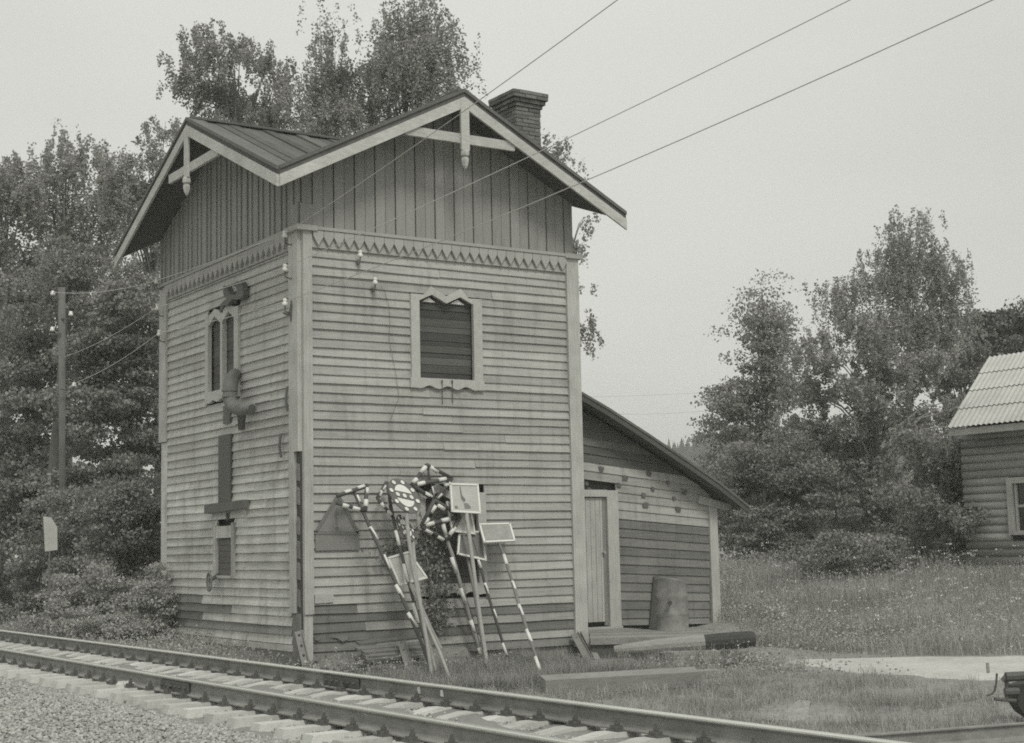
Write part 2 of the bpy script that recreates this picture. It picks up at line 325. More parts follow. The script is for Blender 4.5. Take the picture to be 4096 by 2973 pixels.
while yv < 42:
    o = D.objects.new('sleeper', sme); S.collection.objects.link(o); o.parent = track
    o.location = (random.uniform(-.03, .03), yv+8, random.uniform(-.01, .004)); o.rotation_euler = (0, 0, random.uniform(-.02, .02))
    for rx in (RX_FAR, RX_NEAR):
        f = D.objects.new('rail_fastening', fme); S.collection.objects.link(f); f.parent = o; f.location = (rx+3.96, 0, 0)
    yv += .56+random.uniform(-.015, .015); k += 1
for (rx, yj) in ((RX_NEAR, float(hit(h3(1150, 560), 0, RX_NEAR)[1])), (RX_FAR, float(hit(g5b(850, 1000), 0, RX_FAR)[1]))):
    for s_ in (-1, 1):
        b = MB(); x = rx+s_*.02; b.box(min(x, x+s_*.022), max(x, x+s_*.022), yj-.42, yj+.42, RT-.15, RT-.045)
        for q in (-.34, -.2, -.07, .07, .2, .34): b.tube([(rx+s_*.04, yj+q, RT-.1), (rx+s_*.075, yj+q, RT-.1)], .016, 6)
        b.emit('fishplate', M['iron'], track)
b = MB()
for (u, v_) in ((378, 500), (470, 500)):
    y_ = float(hit(h4(540 if u == 378 else 670, 545), 0, RX_FAR)[1]); b.prism([(RX_FAR-.012, y_-.035, .245), (RX_FAR-.012, y_+.03, .25), (RX_FAR-.012, y_+.035, .31), (RX_FAR-.012, y_-.02, .315)], (-.003, 0, 0))
b.emit('paint_mark', M['white'], track)
b = MB(); y_ = float(hit(h3(890, 560), 0, RX_NEAR)[1])
for q in range(16): b.lathe((RX_NEAR-random.uniform(.08, .2), y_+random.uniform(-.12, .12), .17), [(random.uniform(.03, .05), 0), (random.uniform(.02, .045), .04), (.01, .07)], 6)
tag(b.emit('lime_heap', M['conc']), 'small white crumbly heap on a sleeper against the near rail', 'heap')

# ---------------------------------------------------------------- the wooden tower
W, L, ZB = 5.71, 6.62, 7.22
tower = thing('wooden_tower', 'two-storey weathered timber railway tower with crossing gable roofs and a brick chimney', 'building', (2.8, 3.3, -.3))
def part(b, name, m, parent=tower, **k): return b.emit(name, m, parent, **k)
b = MB(); b.box(.14, W-.06, .14, L-.06, -.3, ZB+.6)
part(b, 'inner_wall', M['core'])
# stone base strip
b = MB(); b.box(.03, W-.03, .03, L-.03, -.55, -.11); part(b, 'foundation', M['stone'])
ZF0, ZF1 = -.10, 6.9
EXP = .1555
# openings (u0,u1,z0,z1)
fo = [hit(gw(250, 1375), 1, 0), hit(gw(1010, 370), 1, 0)]
LW = dict(u0=float(hit(g5(758, 400), 1, 0)[0]), u1=float(hit(g5(1212, 400), 1, 0)[0]), z0=float(hit(g5(1000, 955), 1, 0)[2]), z1=float(hit(g5(960, 262), 1, 0)[2]))
openF = [(2.10, 3.59, 4.56, 6.26), (LW['u0'], LW['u1'], LW['z0'], LW['z1'])]
openL = [(2.53, 4.12, 4.57, 6.3),
         (float(hit(g4(700, 600), 0, 0)[1]), float(hit(g4(560, 600), 0, 0)[1]), float(hit(g4(630, 850), 0, 0)[2]), float(hit(g4(630, 420), 0, 0)[2]))]
def siding(face, u0, u1, z0, z1, holes, dark, fade):
    z = z0; i = 0
    while z < z1-.02:
        zt = min(z+EXP, z1)
        segs = [(u0, u1)]
        for (a, c, h0, h1) in holes:
            if zt > h0+.03 and z < h1-.03:
                ns = []
                for (p, q) in segs:
                    if c <= p or a >= q: ns.append((p, q)); continue
                    if a > p: ns.append((p, a))
                    if c < q: ns.append((c, q))
                segs = ns
        out = []
        for (p, q) in segs:
            if q-p > 2.6 and random.random() < .55:
                c = random.uniform(p+.8, q-.8); out += [(p, c-.003), (c+.003, q)]
            else: out.append((p, q))
        for (p, q) in out:
            if q-p < .03: continue
            j0, j1 = random.uniform(-.009, .009), random.uniform(-.009, .009); pr = random.uniform(.033, .047); tk = .002
            # lower edge stands proud, upper edge tucked under the next board; slightly wavy lower edge
            nseg = max(1, int((q-p)/.5)); us = np.linspace(p, q, nseg+1); vs = []
            for t_, u in enumerate(us):
                wv = j0*(1-t_/nseg)+j1*t_/nseg+random.uniform(-.004, .004); zz = z+wv; zu = zt+.014+wv*.5
                for (d_, h) in ((pr, zz), (tk, zu), (-.02, zu), (-.02, zz)):
                    vs.append((u, -d_, h) if face == 'F' else (-d_, u, h))
            fs = [(0, 1, 2, 3), tuple(nseg*4+k for k in (3, 2, 1, 0))]
            for t_ in range(nseg):
                for k_ in range(4): a_ = t_*4+k_; c_ = t_*4+(k_+1) % 4; fs.append((a_, a_+4, c_+4, c_) if face == 'F' else (a_, c_, c_+4, a_+4))
            bb = MB(); bb.add(vs, fs)
            part(bb, 'siding_board', dark if fade((p+q)/2, z) == 'd' else (M['sidL'] if fade((p+q)/2, z) == 'l' else (M['sidX'] if face == 'F' else M['sidY'])))
        z = zt; i += 1
siding('F', .17, 5.51, ZF0, ZF1, openF, M['rawX'], lambda u, z: 'd' if (z < .72 and u < 3.2 and not (.55 < z and u < .5)) or (z < .55 and u > 3.2 and random.random() < .2) else 'p')
siding('L', .37, 6.24, .17, ZF1, openL, M['rawY'], lambda u, z: 'd' if (z < .98 and u > 3.9) or (z < .4 and u > 2.4 and random.random() < .5) else ('l' if z < 3.2 else 'p'))
# dark backing for bare patches so boards read as replaced ones: skirt boards along the left foot
b = MB(); b.box(-.05, 0, .3, 6.3, .06, .165); part(b, 'skirt_board', M['sidL'])
b = MB(); b.box(-.035, 0, 3.3, 6.3, -.16, .055); part(b, 'skirt_board', M['rawY'])
b = MB(); b.box(-.042, 0, .3, 3.29, -.2, .055); part(b, 'skirt_board', M['rawY'])
b = MB(); b.box(-.06, 0, .25, 6.35, -.4, -.165); part(b, 'skirt_board', M['rawY'])
# belt, frieze
b = MB(); b.box(-.10, W+.10, -.13, 0, ZB-.02, ZB+.035); part(b, 'belt_moulding', M['trimX'])
b = MB(); b.box(-.13, 0, .002, L+.08, ZB-.019, ZB+.034); part(b, 'belt_moulding', M['trimY'])
b = MB(); b.box(.17, 5.51, -.055, 0, ZF1, ZB-.02); part(b, 'frieze_backing', M['trimX'])
b = MB(); b.box(-.055, 0, .37, 6.24, ZF1, ZB-.02); part(b, 'frieze_backing', M['trimY'])
def teeth(face, u0, u1, n):
    st_ = (u1-u0)/n
    for i in range(n):
        a = u0+i*st_; pts = [(a+.004, ZB-.025), (a+st_-.004, ZB-.025), (a+st_-.004, ZB-.13), (a+st_*.5, ZB-.29), (a+.004, ZB-.13)]
        d_ = .057
        if face == 'F': bb = MB(); bb.prism([(u, -d_, z) for u, z in pts], (0, -.055, 0))
        else: bb = MB(); bb.prism([(-d_, u, z) for u, z in pts], (-.055, 0, 0))
        part(bb, 'frieze_tooth', M['trimX'] if face == 'F' else M['trimY'])
teeth('F', .18, 5.5, 27); teeth('L', .38, 6.23, 25)
# corner boards
b = MB(); b.box(0, .168, -.082, 0, .68, ZB-.03); part(b, 'corner_board', M['post'])
b = MB(); b.box(.005, .158, -.05, 0, -.14, .677); part(b, 'corner_board', M['post'])
b = MB(); b.box(-.075, 0, .002, .36, 3.4, ZB-.03); part(b, 'corner_board', M['post'])
b = MB(); b.box(-.075, 0, .175, .36, .70, 3.397); part(b, 'corner_board', M['post'])
b = MB(); b.box(-.02, 0, .01, .172, .3, 3.39); part(b, 'rotted_corner', M['dark'])
for zz in (.8, 1.25, 1.6, 2.0, 2.5, 2.9):
    b = MB(); b.prism([(-.02, .04, zz), (-.02, .13, zz+.02), (-.02, .12, zz+.3), (-.02, .05, zz+.27)], (-.02, 0, 0)); part(b, 'split_wood', M['rawY'])
b = MB(); b.box(-.045, 0, .02, .3, -.14, .695); part(b, 'corner_board', M['rawY'])
b = MB(); b.box(5.512, 5.79, -.082, .0, -.14, ZB-.03); part(b, 'corner_board', M['post'])
b = MB(); b.box(5.71, 5.785, .002, .25, -.14, ZB-.03); part(b, 'corner_board', M['post'])
b = MB(); b.box(5.46, 5.86, -.14, .002, ZB-.045, ZB+.045); part(b, 'post_cap', M['trimX'])
b = MB(); b.box(-.14, .25, -.14, .42, ZB-.045, ZB+.045); part(b, 'post_cap', M['trimX'])
b = MB(); b.box(-.075, 0, 6.25, 6.62, 4.0, ZB-.03); part(b, 'corner_board', M['post'])
b = MB(); b.box(-.02, 0, 6.25, 6.6, -.1, 3.99); part(b, 'corner_board', M['sidL'])
# remaining walls, out of sight: plain boards
b = MB(); b.box(W, W+.03, .26, L, -.2, ZB); part(b, 'side_wall', M['sidY'])
b = MB(); b.box(.0, W+.03, L, L+.03, -.2, ZB); part(b, 'rear_wall', M['sidX'])
# roof geometry
OH = .70; XC, YC = W/2, 3.31; ZE, ZR = 8.04, 9.90
x0r, x1r, y0r, y1r = -OH, W+OH, -OH, L+OH
def roofz_front(x): return ZE+(ZR-ZE)*(1-abs(x-XC)/(XC+OH))
def roofz_left(y): return ZE+(ZR-ZE)*(1-abs(y-YC)/(YC+OH))
TH = .10
# gable boards
def gable(face):
    if face == 'F': u0, u1, n, rz, m = .0, W, 28, roofz_front, M['gab']
    else: u0, u1, n, rz, m = .0, L, 27, roofz_left, M['gabL']
    uc = XC if face == 'F' else YC
    st_ = (u1-u0)/n
    for i in range(n):
        a, c = u0+i*st_+.009, u0+(i+1)*st_-.009; pr = .022+(.018 if i % 2 else 0)+random.uniform(0, .003)
        top = lambda u: rz(u)-TH-.05
        pts = [(a, ZB+.036), (c, ZB+.036), (c, top(c))]+([(uc, top(uc))] if a < uc < c else [])+[(a, top(a))]
        bb = MB()
        if face == 'F': bb.prism([(u, 0, z) for u, z in pts], (0, -pr, 0))
        else: bb.prism([(0, u, z) for u, z in pts], (-pr, 0, 0))
        part(bb, 'gable_board', m)
        if face == 'L':
            bb = MB(); a2, c2 = c-.02, c+.045; bb.prism([(-pr-.001, a2, ZB+.037), (-pr-.001, c2, ZB+.037), (-pr-.001, c2, top(c2)), (-pr-.001, a2, top(a2))], (-.028, 0, 0)); part(bb, 'cover_batten', M['gabL'])
gable('F'); gable('L')
b = MB(); b.prism([(.02, .05, ZB+.04), (W-.02, .05, ZB+.04), (W-.02, .05, roofz_front(W)-.2), (XC, .05, ZR-.2), (.02, .05, roofz_front(0)-.2)], (0, .06, 0)); part(b, 'gable_backing', M['core'])
b = MB(); b.prism([(.05, .12, ZB+.04), (.05, L-.02, ZB+.04), (.05, L-.02, roofz_left(L)-.2), (.05, YC, ZR-.2), (.05, .12, roofz_left(.1)-.2)], (.06, 0, 0)); part(b, 'gable_backing', M['core'])
b = MB(); b.box(-.032, .24, -.034, -.0205-.016, ZB+.04, 7.66); b.box(-.062, -.0, -.0, .2, ZB+.04, 7.66); part(b, 'gable_corner_board', M['gab'])
# roof boards: eight triangular fields of boards running down the slopes
def rz_at(x, y): return max(roofz_front(x), roofz_left(y))
P_ = {'c': (XC, YC)}
def roof_fields():
    for sx in (-1, 1):
        xe = x0r if sx < 0 else x1r
        for sy in (-1, 1):
            ye = y0r if sy < 0 else y1r
            # field of the X-ridge roof (slope faces sy), boards run along y, x from xe to XC
            n = 15
            for i in range(n):
                xa = xe+(XC-xe)*i/n; xb = xe+(XC-xe)*(i+1)/n
                def yv_(x): return ye+(YC-ye)*(x-xe)/(XC-xe)
                g_ = .006*(1 if xb > xa else -1)
                q = [(xa+g_, yv_(xa+g_)), (xb-g_, yv_(xb-g_)), (xb-g_, YC), (xa+g_, YC)]
                dz = random.uniform(0, .022)+(.03 if i % 3 == 0 else 0)
                bb = MB(); bb.prism([(x, y, roofz_left(y)-.035+dz) for x, y in q], (0, 0, -.05)); part(bb, 'roof_board', M['roof'])
            n = 16
            for i in range(n):
                ya = ye+(YC-ye)*i/n; yb = ye+(YC-ye)*(i+1)/n
                def xv_(y): return xe+(XC-xe)*(y-ye)/(YC-ye)
                g_ = .006*(1 if yb > ya else -1)
                q = [(xv_(ya+g_), ya+g_), (xv_(yb-g_), yb-g_), (XC, yb-g_), (XC, ya+g_)]
                dz = random.uniform(0, .022)
                bb = MB(); bb.prism([(x, y, roofz_front(x)-.035+dz) for x, y in q], (0, 0, -.05)); part(bb, 'roof_board', M['roof'])
            for tri, rz in (([(xe, ye), (xe, YC), (XC, YC)], lambda x, y: roofz_left(y)), ([(xe, ye), (XC, ye), (XC, YC)], lambda x, y: roofz_front(x))):
                bb = MB(); bb.prism([(x, y, rz(x, y)-.095) for x, y in tri], (0, 0, -.05)); part(bb, 'soffit', M['soffit'])
roof_fields()
for (a, c) in (((XC, y0r-.03, ZR+.0), (XC, y1r+.03, ZR)), ((x0r-.03, YC, ZR), (x1r+.03, YC, ZR))):
    b = MB(); b.beam(a, c, .2, .045); part(b, 'ridge_board', M['roof'])
# barge boards
def barge(face, s_):
    e = -OH-.045
    if face == 'F': A = V(XC, e, ZR-.14); B_ = V(XC+s_*(XC+OH+.04), e, ZE-.15); n_ = (0, -.045, 0)
    else: A = V(e, YC, ZR-.14); B_ = V(e, YC+s_*(YC+OH+.04), ZE-.15); n_ = (-.045, 0, 0)
    if s_ < 0:   # meets its neighbour at the valley corner
        if face == 'F': B_[0] = -OH-.045; B_[2] = ZE-.13
        else: B_[1] = -OH-.045; B_[2] = ZE-.13
    dn = V(0, 0, -.20); bb = MB(); bb.prism([A, B_, B_+dn, A+dn], n_); part(bb, 'barge_board', M['barge'])
    for q, (dz, h, pr, m) in enumerate(((.085, .083, .02, 'roof'), (.155, .066, .05, 'slat'))):
        o_ = V(0, -pr, 0) if face == 'F' else V(-pr, 0, 0)
        bb = MB(); bb.prism([A+V(0, 0, dz)+o_, B_+V(0, 0, dz)+o_, B_+V(0, 0, dz-h)+o_, A+V(0, 0, dz-h)+o_], -o_*1.0+(V(0, .12, 0) if face == 'F' else V(.12, 0, 0))); part(bb, 'roof_edge', M[m])
for f_ in 'FL':
    barge(f_, 1); barge(f_, -1)
# collar and king post with turned drop
e = -OH-.05
for face in 'FL':
    if face == 'F': pl = lambda q: hit(q, 1, e); ca, cb = pl(g2(790, 335)), pl(g2(1450, 430)); kt, kb = V(XC, e, ZR-.2), V(XC, e, float(pl(g2(1125, 455))[2])); ax = V(1, 0, 0); n_ = V(0, .1, 0)
    else: pl = lambda q: hit(q, 0, e); ca, cb = pl(g1(775, 665)), pl(g1(452, 850)); zc = (ca[2]+cb[2])/2; ca[2] = cb[2] = zc; kt, kb = V(e, YC, ZR-.2), V(e, YC, float(pl(g1(600, 830))[2])); ax = V(0, 1, 0); n_ = V(.1, 0, 0)
    if face == 'F': zc = (ca[2]+cb[2])/2; ca[2] = cb[2] = zc
    u = V(0, 0, 1)*.085
    b = MB(); b.prism([ca-u, cb-u, cb+u-ax*.0, ca+u], n_*.6); part(b, 'collar_beam', M['barge'])
    b = MB(); b.prism([kt-ax*.085, kt+ax*.085, kb+ax*.085, kb-ax*.085], n_*-.5+n_*.0); part(b, 'king_post', M['barge'])
    b = MB(); b.lathe(kb+n_*-.2+V(0, 0, -.34), [(.02, 0), (.05, .05), (.07, .12), (.075, .18), (.05, .21), (.05, .225), (.085, .24), (.085, .30), (.07, .345)], 6); part(b, 'drop_finial', M['barge'], smooth=False)
# ---- windows
def win_front(u0, u1, z0, z1, iu0, iu1, iz0, iz1, boards, zig=True):
    fr = sub(tower, part(MB().box(u0, iu0, -.075, .0, z0+.03, z1), 'window_frame', M['frame']))
    part(MB().box(iu1, u1, -.075, .0, z0+.03, z1), 'frame_side', M['frame'], fr)
    um = (iu0+iu1)/2; h = .12; a = (iu1-iu0)/4
    # zigzag head board
    top = [(iu0, iz1), (iu0+a*.95, iz1+h), (um, iz1-.02), (iu1-a*.95, iz1+h), (iu1, iz1)]
    up = [(iu1, z1-.003), (iu1-.1, z1), (iu1-a*.9, z1+.16), (um, z1+.0), (iu0+a*.9, z1+.16), (iu0+.1, z1), (iu0, z1-.003)]
    for s0 in (0, 1):
        if s0 == 0: poly = [top[0], top[1], top[2], (um, z1), up[4], up[5], up[6]]
        else: poly = [top[2], top[3], top[4], up[0], up[1], up[2], (um, z1)]
        part(MB().prism([(x, -.0, z) for x, z in poly], (0, -.07, 0)), 'zigzag_head', M['frame'], fr)
    # wavy apron under the opening
    ap = [(u0-.02, iz0)]+[(u1+.02, iz0)]; nn = 24; lo = []
    for i in range(nn+1):
        t_ = i/nn; x = u1+.02+(u0-u1-.04)*t_; zz = z0+(.03*math.cos(t_*math.pi*8)+.02 if .12 < t_ < .88 else 0); lo.append((x, zz))
    part(MB().prism([(x, 0, z) for x, z in ap+lo], (0, -.078, 0)), 'wavy_apron', M['frame'], fr)
    # tympanum slip and the boards nailed inside
    zb = iz0; i = 0
    while zb < iz1+h-.01:
        hh = random.choice([.085, .11, .13, .15]); zt = min(zb+hh, iz1+h); dy = .04+random.uniform(0, .025)
        part(MB().box(iu0-.01, iu1+.01, dy, dy+.02, zb+.004, zt-.003), 'window_board', M[boards], fr); zb = zt; i += 1
        if i > 30: break
    part(MB().box(iu0-.02, iu1+.02, .1, .12, iz0-.05, iz1+h), 'opening_back', M['core'], fr)
    return fr
wf = win_front(2.10, 3.59, 4.56, 6.24, 2.275, 3.405, 4.74, 6.13, 'shutX')
for x in (2.57, 2.83):
    pass
for c in ((2.38, 2.66), (2.97, 3.27)): part(MB().prism([(c[0], .01, 6.125), (c[1], .01, 6.125), ((c[0]+c[1])/2, .01, 6.21)], (0, .02, 0)), 'pale_slip', M['white'], wf)
b = MB()
for q in ((600, 1300, 1555), (712, 1300, 1545)):
    a = hit(gw(q[0], q[1]), 1, -.09); c = hit(gw(q[0]+5, q[2]), 1, -.06); b.tube([a, c], .008, 5)
    b.tube([hit(gw(q[0], q[1]), 1, -.07), hit(gw(q[0], q[1]), 1, -.12)], .016, 6)
part(b, 'hook_rod', M['iron'], wf)
l = openF[1]
win_front(l[0], l[1], l[2], l[3]-.05, l[0]+.17, l[1]-.17, l[2]+.2, l[3]-.17, 'shutX')
# left double lancet window
def win_left():
    y0, y1, z0, z1 = 2.53, 4.12, 4.57, 6.25; a0, a1, m0, m1 = 2.72, 3.97, 3.30, 3.39; iz0, iz1 = 4.78, 6.05; hp = .16
    fr = sub(tower, part(MB().box(-.08, 0, y0, a0, z0+.03, z1), 'window_frame', M['frame']))
    part(MB().box(-.08, 0, a1, y1, z0+.03, z1), 'frame_side', M['frame'], fr)
    part(MB().box(-.07, .03, m0, m1, iz0, iz1+.05), 'mullion', M['frame'], fr)
    for (p, q) in ((a0, m0), (m1, a1)):
        c = (p+q)/2; part(MB().prism([(0, p, iz1), (0, c, iz1+hp), (0, c, z1+.1), (0, p, z1+(.0 if p == a0 else .02))], (-.07, 0, 0)), 'zigzag_head', M['frame'], fr)
        part(MB().prism([(0, q, iz1), (0, q, z1+(.0 if q == a1 else .02)), (0, c, z1+.1), (0, c, iz1+hp)], (-.07, 0, 0)), 'zigzag_head', M['frame'], fr)
        zb = iz0
        while zb < iz1+hp: 
            zt = min(zb+random.choice([.12, .15, .17]), iz1+hp); dy = .03+random.uniform(0, .02)
            part(MB().box(dy, dy+.02, p-.01, q+.01, zb+.003, zt-.003), 'window_board', M['shutY'], fr); zb = zt
    part(MB().prism([(0, m0, iz1+.02), (0, m1, iz1+.02), (0, m1, z1+.02), (0, m0, z1+.02)], (-.068, 0, 0)), 'head_centre', M['frame'], fr)
    nn = 22; lo = [(y0-.02+(y1-y0+.04)*i/nn, z0+(.025*math.cos(i/nn*math.pi*8)+.015 if .1 < i/nn < .9 else 0)) for i in range(nn+1)]
    part(MB().prism([(0, y, z) for y, z in [(y1+.02, iz0), (y0-.02, iz0)]+lo], (-.078, 0, 0)), 'wavy_apron', M['frame'], fr)
    part(MB().box(.1, .12, a0-.02, a1+.02, iz0-.05, iz1+hp), 'opening_back', M['core'], fr)
win_left()
# lower small boarded window on the left wall
y0, y1, z0, z1 = openL[1]
fr = sub(tower, part(MB().box(-.06, 0, y1-.02, y1+.10, z0+.05, z1+.02), 'window_frame', M['sidL']))
part(MB().box(-.075, 0, y0-.10, y0+.02, z0, z1+.05), 'frame_side', M['trimY'], fr)
part(MB().box(-.05, 0, y0+.02, y1-.02, z1-.22, z1), 'frame_head', M['sidL'], fr)
part(MB().box(-.07, 0, y0+.02, y1-.02, z0, z0+.05), 'frame_sill', M['sidL'], fr)
zb = z0+.055
while zb < z1-.23:
    part(MB().box(.0, .02, y0+.02, y1-.02, zb+.003, min(zb+.11, z1-.22)-.003), 'window_board', M['slat'], fr); zb += .11
# dark vertical strip with ledge below the pipe
q0, q1 = hit(g3(474, 1225), 0, 0), hit(g3(552, 1225), 0, 0); zb_ = float(hit(g4(640, 255), 0, 0)[2])
part(MB().box(-.075, -.045, float(q1[1]), float(q0[1]), zb_, float(q0[2])), 'cover_strip', M['slat'])
q0, q1 = hit(g4(470, 285), 0, -.1), hit(g4(790, 240), 0, -.1)
part(MB().prism([(-.04, q1[1], q1[2]-.08), (-.04, q0[1], q0[2]-.08), (-.04, q0[1], q0[2]+.08), (-.04, q1[1], q1[2]+.08)], (-.12, 0, 0)), 'ledge_board', M['slat'])
q0, q1 = hit(g3(487, 1030), 0, -.05), hit(g3(530, 1138), 0, -.05)
part(MB().box(-.07, -.04, q1[1], q0[1], q1[2], q0[2]), 'patch_board', M['slat'])
part(MB().beam(hit(g4(635, 312), 0, -.06), hit(g4(637, 378), 0, -.06), .05, .03, (1, 0, 0)), 'iron_lug', M['iron'])
# irons on the left wall
for a, c in (((903, 900), (907, 1065)), ((862, 1210), (864, 1368)), ((880, 415), (935, 430)), ((935, 335), (933, 470))):
    P0, P1 = hit(g3(*a), 0, -.07), hit(g3(*c), 0, -.07); b = MB(); b.tube([P0, (P0+P1)/2+V(-.03, 0, 0), P1], .022, 6); part(b, 'wall_iron', M['iron'])
# weathered loose board on the front under the left patch
q = [hit(g5(*p), 1, -.045) for p in ((95, 950), (218, 950), (218, 1003), (95, 1012))]
part(MB().prism(q, (0, -.02, 0)), 'loose_board', M['sidX'])
# torn strips at the foot
for pts in (((650, 360), (905, 365), (900, 410), (830, 445), (760, 400)), ((395, 365), (500, 370), (470, 430), (410, 420))):
    part(MB().prism([hit(g5b(*p), 1, -.05) for p in pts], (0, -.012, 0)), 'torn_felt', M['rawX'])
# ---- chimney (> bricks)
CY0, CY1, CX0, CX1 = .8, 1.48, 5.02, 5.60
CZt = float(hit(g2(1460, 95), 1, CY0)[2]); CZc = float(hit(g2(1460, 185), 1, CY0)[2])
ch = sub(tower, part(MB().box(CX0+.012, CX1-.012, CY0+.012, CY1-.012, 7.8, CZt-.05), 'chimney', M['mortar']))
brick_me = {}
def brick(cx, cy, cz, lx, ly, h, rz=0):
    key = (round(lx, 3), round(ly, 3))
    o_ = parent_origin(ch)
    if key not in brick_me:
        bb = MB(); bb.box(-lx/2, lx/2, -ly/2, ly/2, -h/2, h/2); o = bb.emit('brick', M['brick']); o.parent = ch; brick_me[key] = o.data
    else:
        o = D.objects.new('brick', brick_me[key]); S.collection.objects.link(o); o.parent = ch
    o.location = (cx-o_[0]+random.uniform(-.009, .009), cy-o_[1]+random.uniform(-.009, .009), cz-o_[2]); o.rotation_euler[2] = random.uniform(-.012, .012)
def ring(x0, x1, y0, y1, z, k, h=.064):
    for (u0, u1, ax) in ((x0, x1, 'x'), (y0, y1, 'y')):
        ln = u1-u0; nb = max(2, int(round(ln/.25))); off = .5 if k % 2 else 0; st_ = ln/nb; edges = [u0]+[u0+st_*(i+off) for i in range(0 if off else 1, nb)]+[u1]
        for a, c in zip(edges[:-1], edges[1:]):
            if c-a < .04: continue
            for side in (0, 1):
                if ax == 'x': brick((a+c)/2, (y0+.055 if side == 0 else y1-.055), z, c-a-.012, .12, h)
                else: brick((x0+.055 if side == 0 else x1-.055), (a+c)/2, z, .12, c-a-.012, h)
z = CZc-.05; k = 0
while z > 9.15: ring(CX0, CX1, CY0, CY1, z, k); z -= .078; k += 1
zz = CZc+.03
for i, e_ in enumerate((.03, .075, .12, .12, .10, .05)[:int((CZt-CZc)/.078)+1]):
    ring(CX0-e_, CX1+e_, CY0-e_, CY1+e_, zz, i); zz += .078
b = MB(); b.box(CX0-.06, CX1+.06, CY0-.06, CY1+.06, 9.02, 9.12); b.emit('chimney_foot', M['mortar'], ch)

# ---------------------------------------------------------------- shed built against the tower
YS = 1.5
shed = thing('lean_to_shed', 'low weathered timber lean-to shed with a sagging roof against the right side of the tower', 'shed', (8, 2.5, -.1))
XR = 10.22
def sp(q, y=YS): return hit(q, 1, y)
roofpx = [(120, 52), (155, 80), (300, 165), (500, 295), (700, 430), (860, 540), (1012, 662)]
rp = [sp(g6(*q), YS-.55) for q in roofpx]; rp[0][0] = 5.80; rp[0][2] = rp[1][2]+(rp[1][0]-5.8)*.5
def shed_roof_z(x): return float(np.interp(x, [p[0] for p in rp], [p[2] for p in rp]))
for i in range(len(rp)-1):
    a, c = rp[i], rp[i+1]
    bb = MB(); bb.prism([(a[0], a[1], a[2]), (c[0], c[1], c[2]), (c[0], YS+3.6, c[2]), (a[0], YS+3.6, a[2])], (0, 0, -.055)); part(bb, 'roof_sheet', M['slat'], shed)
    bb = MB(); bb.prism([(a[0], a[1]+.02, a[2]-.058), (c[0], c[1]+.02, c[2]-.058), (c[0], c[1]+.02, c[2]-.17), (a[0], a[1]+.02, a[2]-.17)], (0, .035, 0)); part(bb, 'roof_fascia', M['dark'], shed)
part(MB().box(5.8, XR-.05, YS+.1, YS+3.4, -.2, 2.25), 'inner_wall', M['core'], shed)
pts = [(5.8, 2.25), (XR-.05, 2.25)]+[(x, shed_roof_z(x)-.2) for x in np.linspace(XR-.05, 5.8, 8)]
part(MB().prism([(x, YS+.1, z) for x, z in pts], (0, 3.2, 0)), 'inner_gable', M['core'], shed)
# boards follow the sag seen in the photograph
yl = 60; rows = []
while yl < 1262:
    h_ = 40 if yl < 430 else (44 if yl < 660 else 46)
    rows.append((yl, min(yl+h_, 1268))); yl += h_
def sl_(y): return .15-(max(y, 300)-450)/820*.17
for (ya, yb) in rows:
    spans = [(120, 805)] if yb < 575 else [(330, 805)]
    for (xa, xb) in spans:
        def P2(x, y, pr): p = sp(g6(x, y+(x-335)*sl_(y))); p[1] -= pr; return p
        a0, a1, b1, b0 = P2(xa, ya, .01), P2(xb, ya, .01), P2(xb, yb+2, .035), P2(xa, yb+2, .035)
        # clip right end under the roof
        def lim(p, q):
            t_ = 1.0
            while t_ > 0.02:
                m_ = p+(q-p)*t_
                if m_[2] < shed_roof_z(m_[0])-.12 or False: return m_
                t_ -= .02
            return p
        a1 = lim(a0, a1); b1 = lim(b0, b1)
        if a1[0]-a0[0] < .15 and b1[0]-b0[0] < .2: continue
        if a0[2] > shed_roof_z(a0[0])-.1: continue
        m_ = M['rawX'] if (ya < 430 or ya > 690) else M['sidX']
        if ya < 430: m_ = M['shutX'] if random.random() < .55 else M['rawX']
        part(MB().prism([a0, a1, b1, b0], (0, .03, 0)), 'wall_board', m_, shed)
# dark dabs of old paint on the pale boards
for (x, y) in ((260, 475), (502, 500), (380, 522), (597, 545), (185, 550), (200, 582), (350, 560), (520, 577), (680, 590), (475, 607), (628, 625), (485, 662), (650, 682), (775, 640)):
    s_ = random.uniform(9, 15); q = [sp(g6(x+i*random.uniform(.7, 1.1), y+j*random.uniform(.6, 1.1)), YS-.045) for i, j in ((-s_, -s_), (0, -s_-2), (s_, -s_+3), (s_+2, 2), (s_-3, s_+4), (-2, s_+1), (-s_+3, s_))]; part(MB().prism(q, (0, -.003, 0)), 'paint_dab', M['slat'], shed)
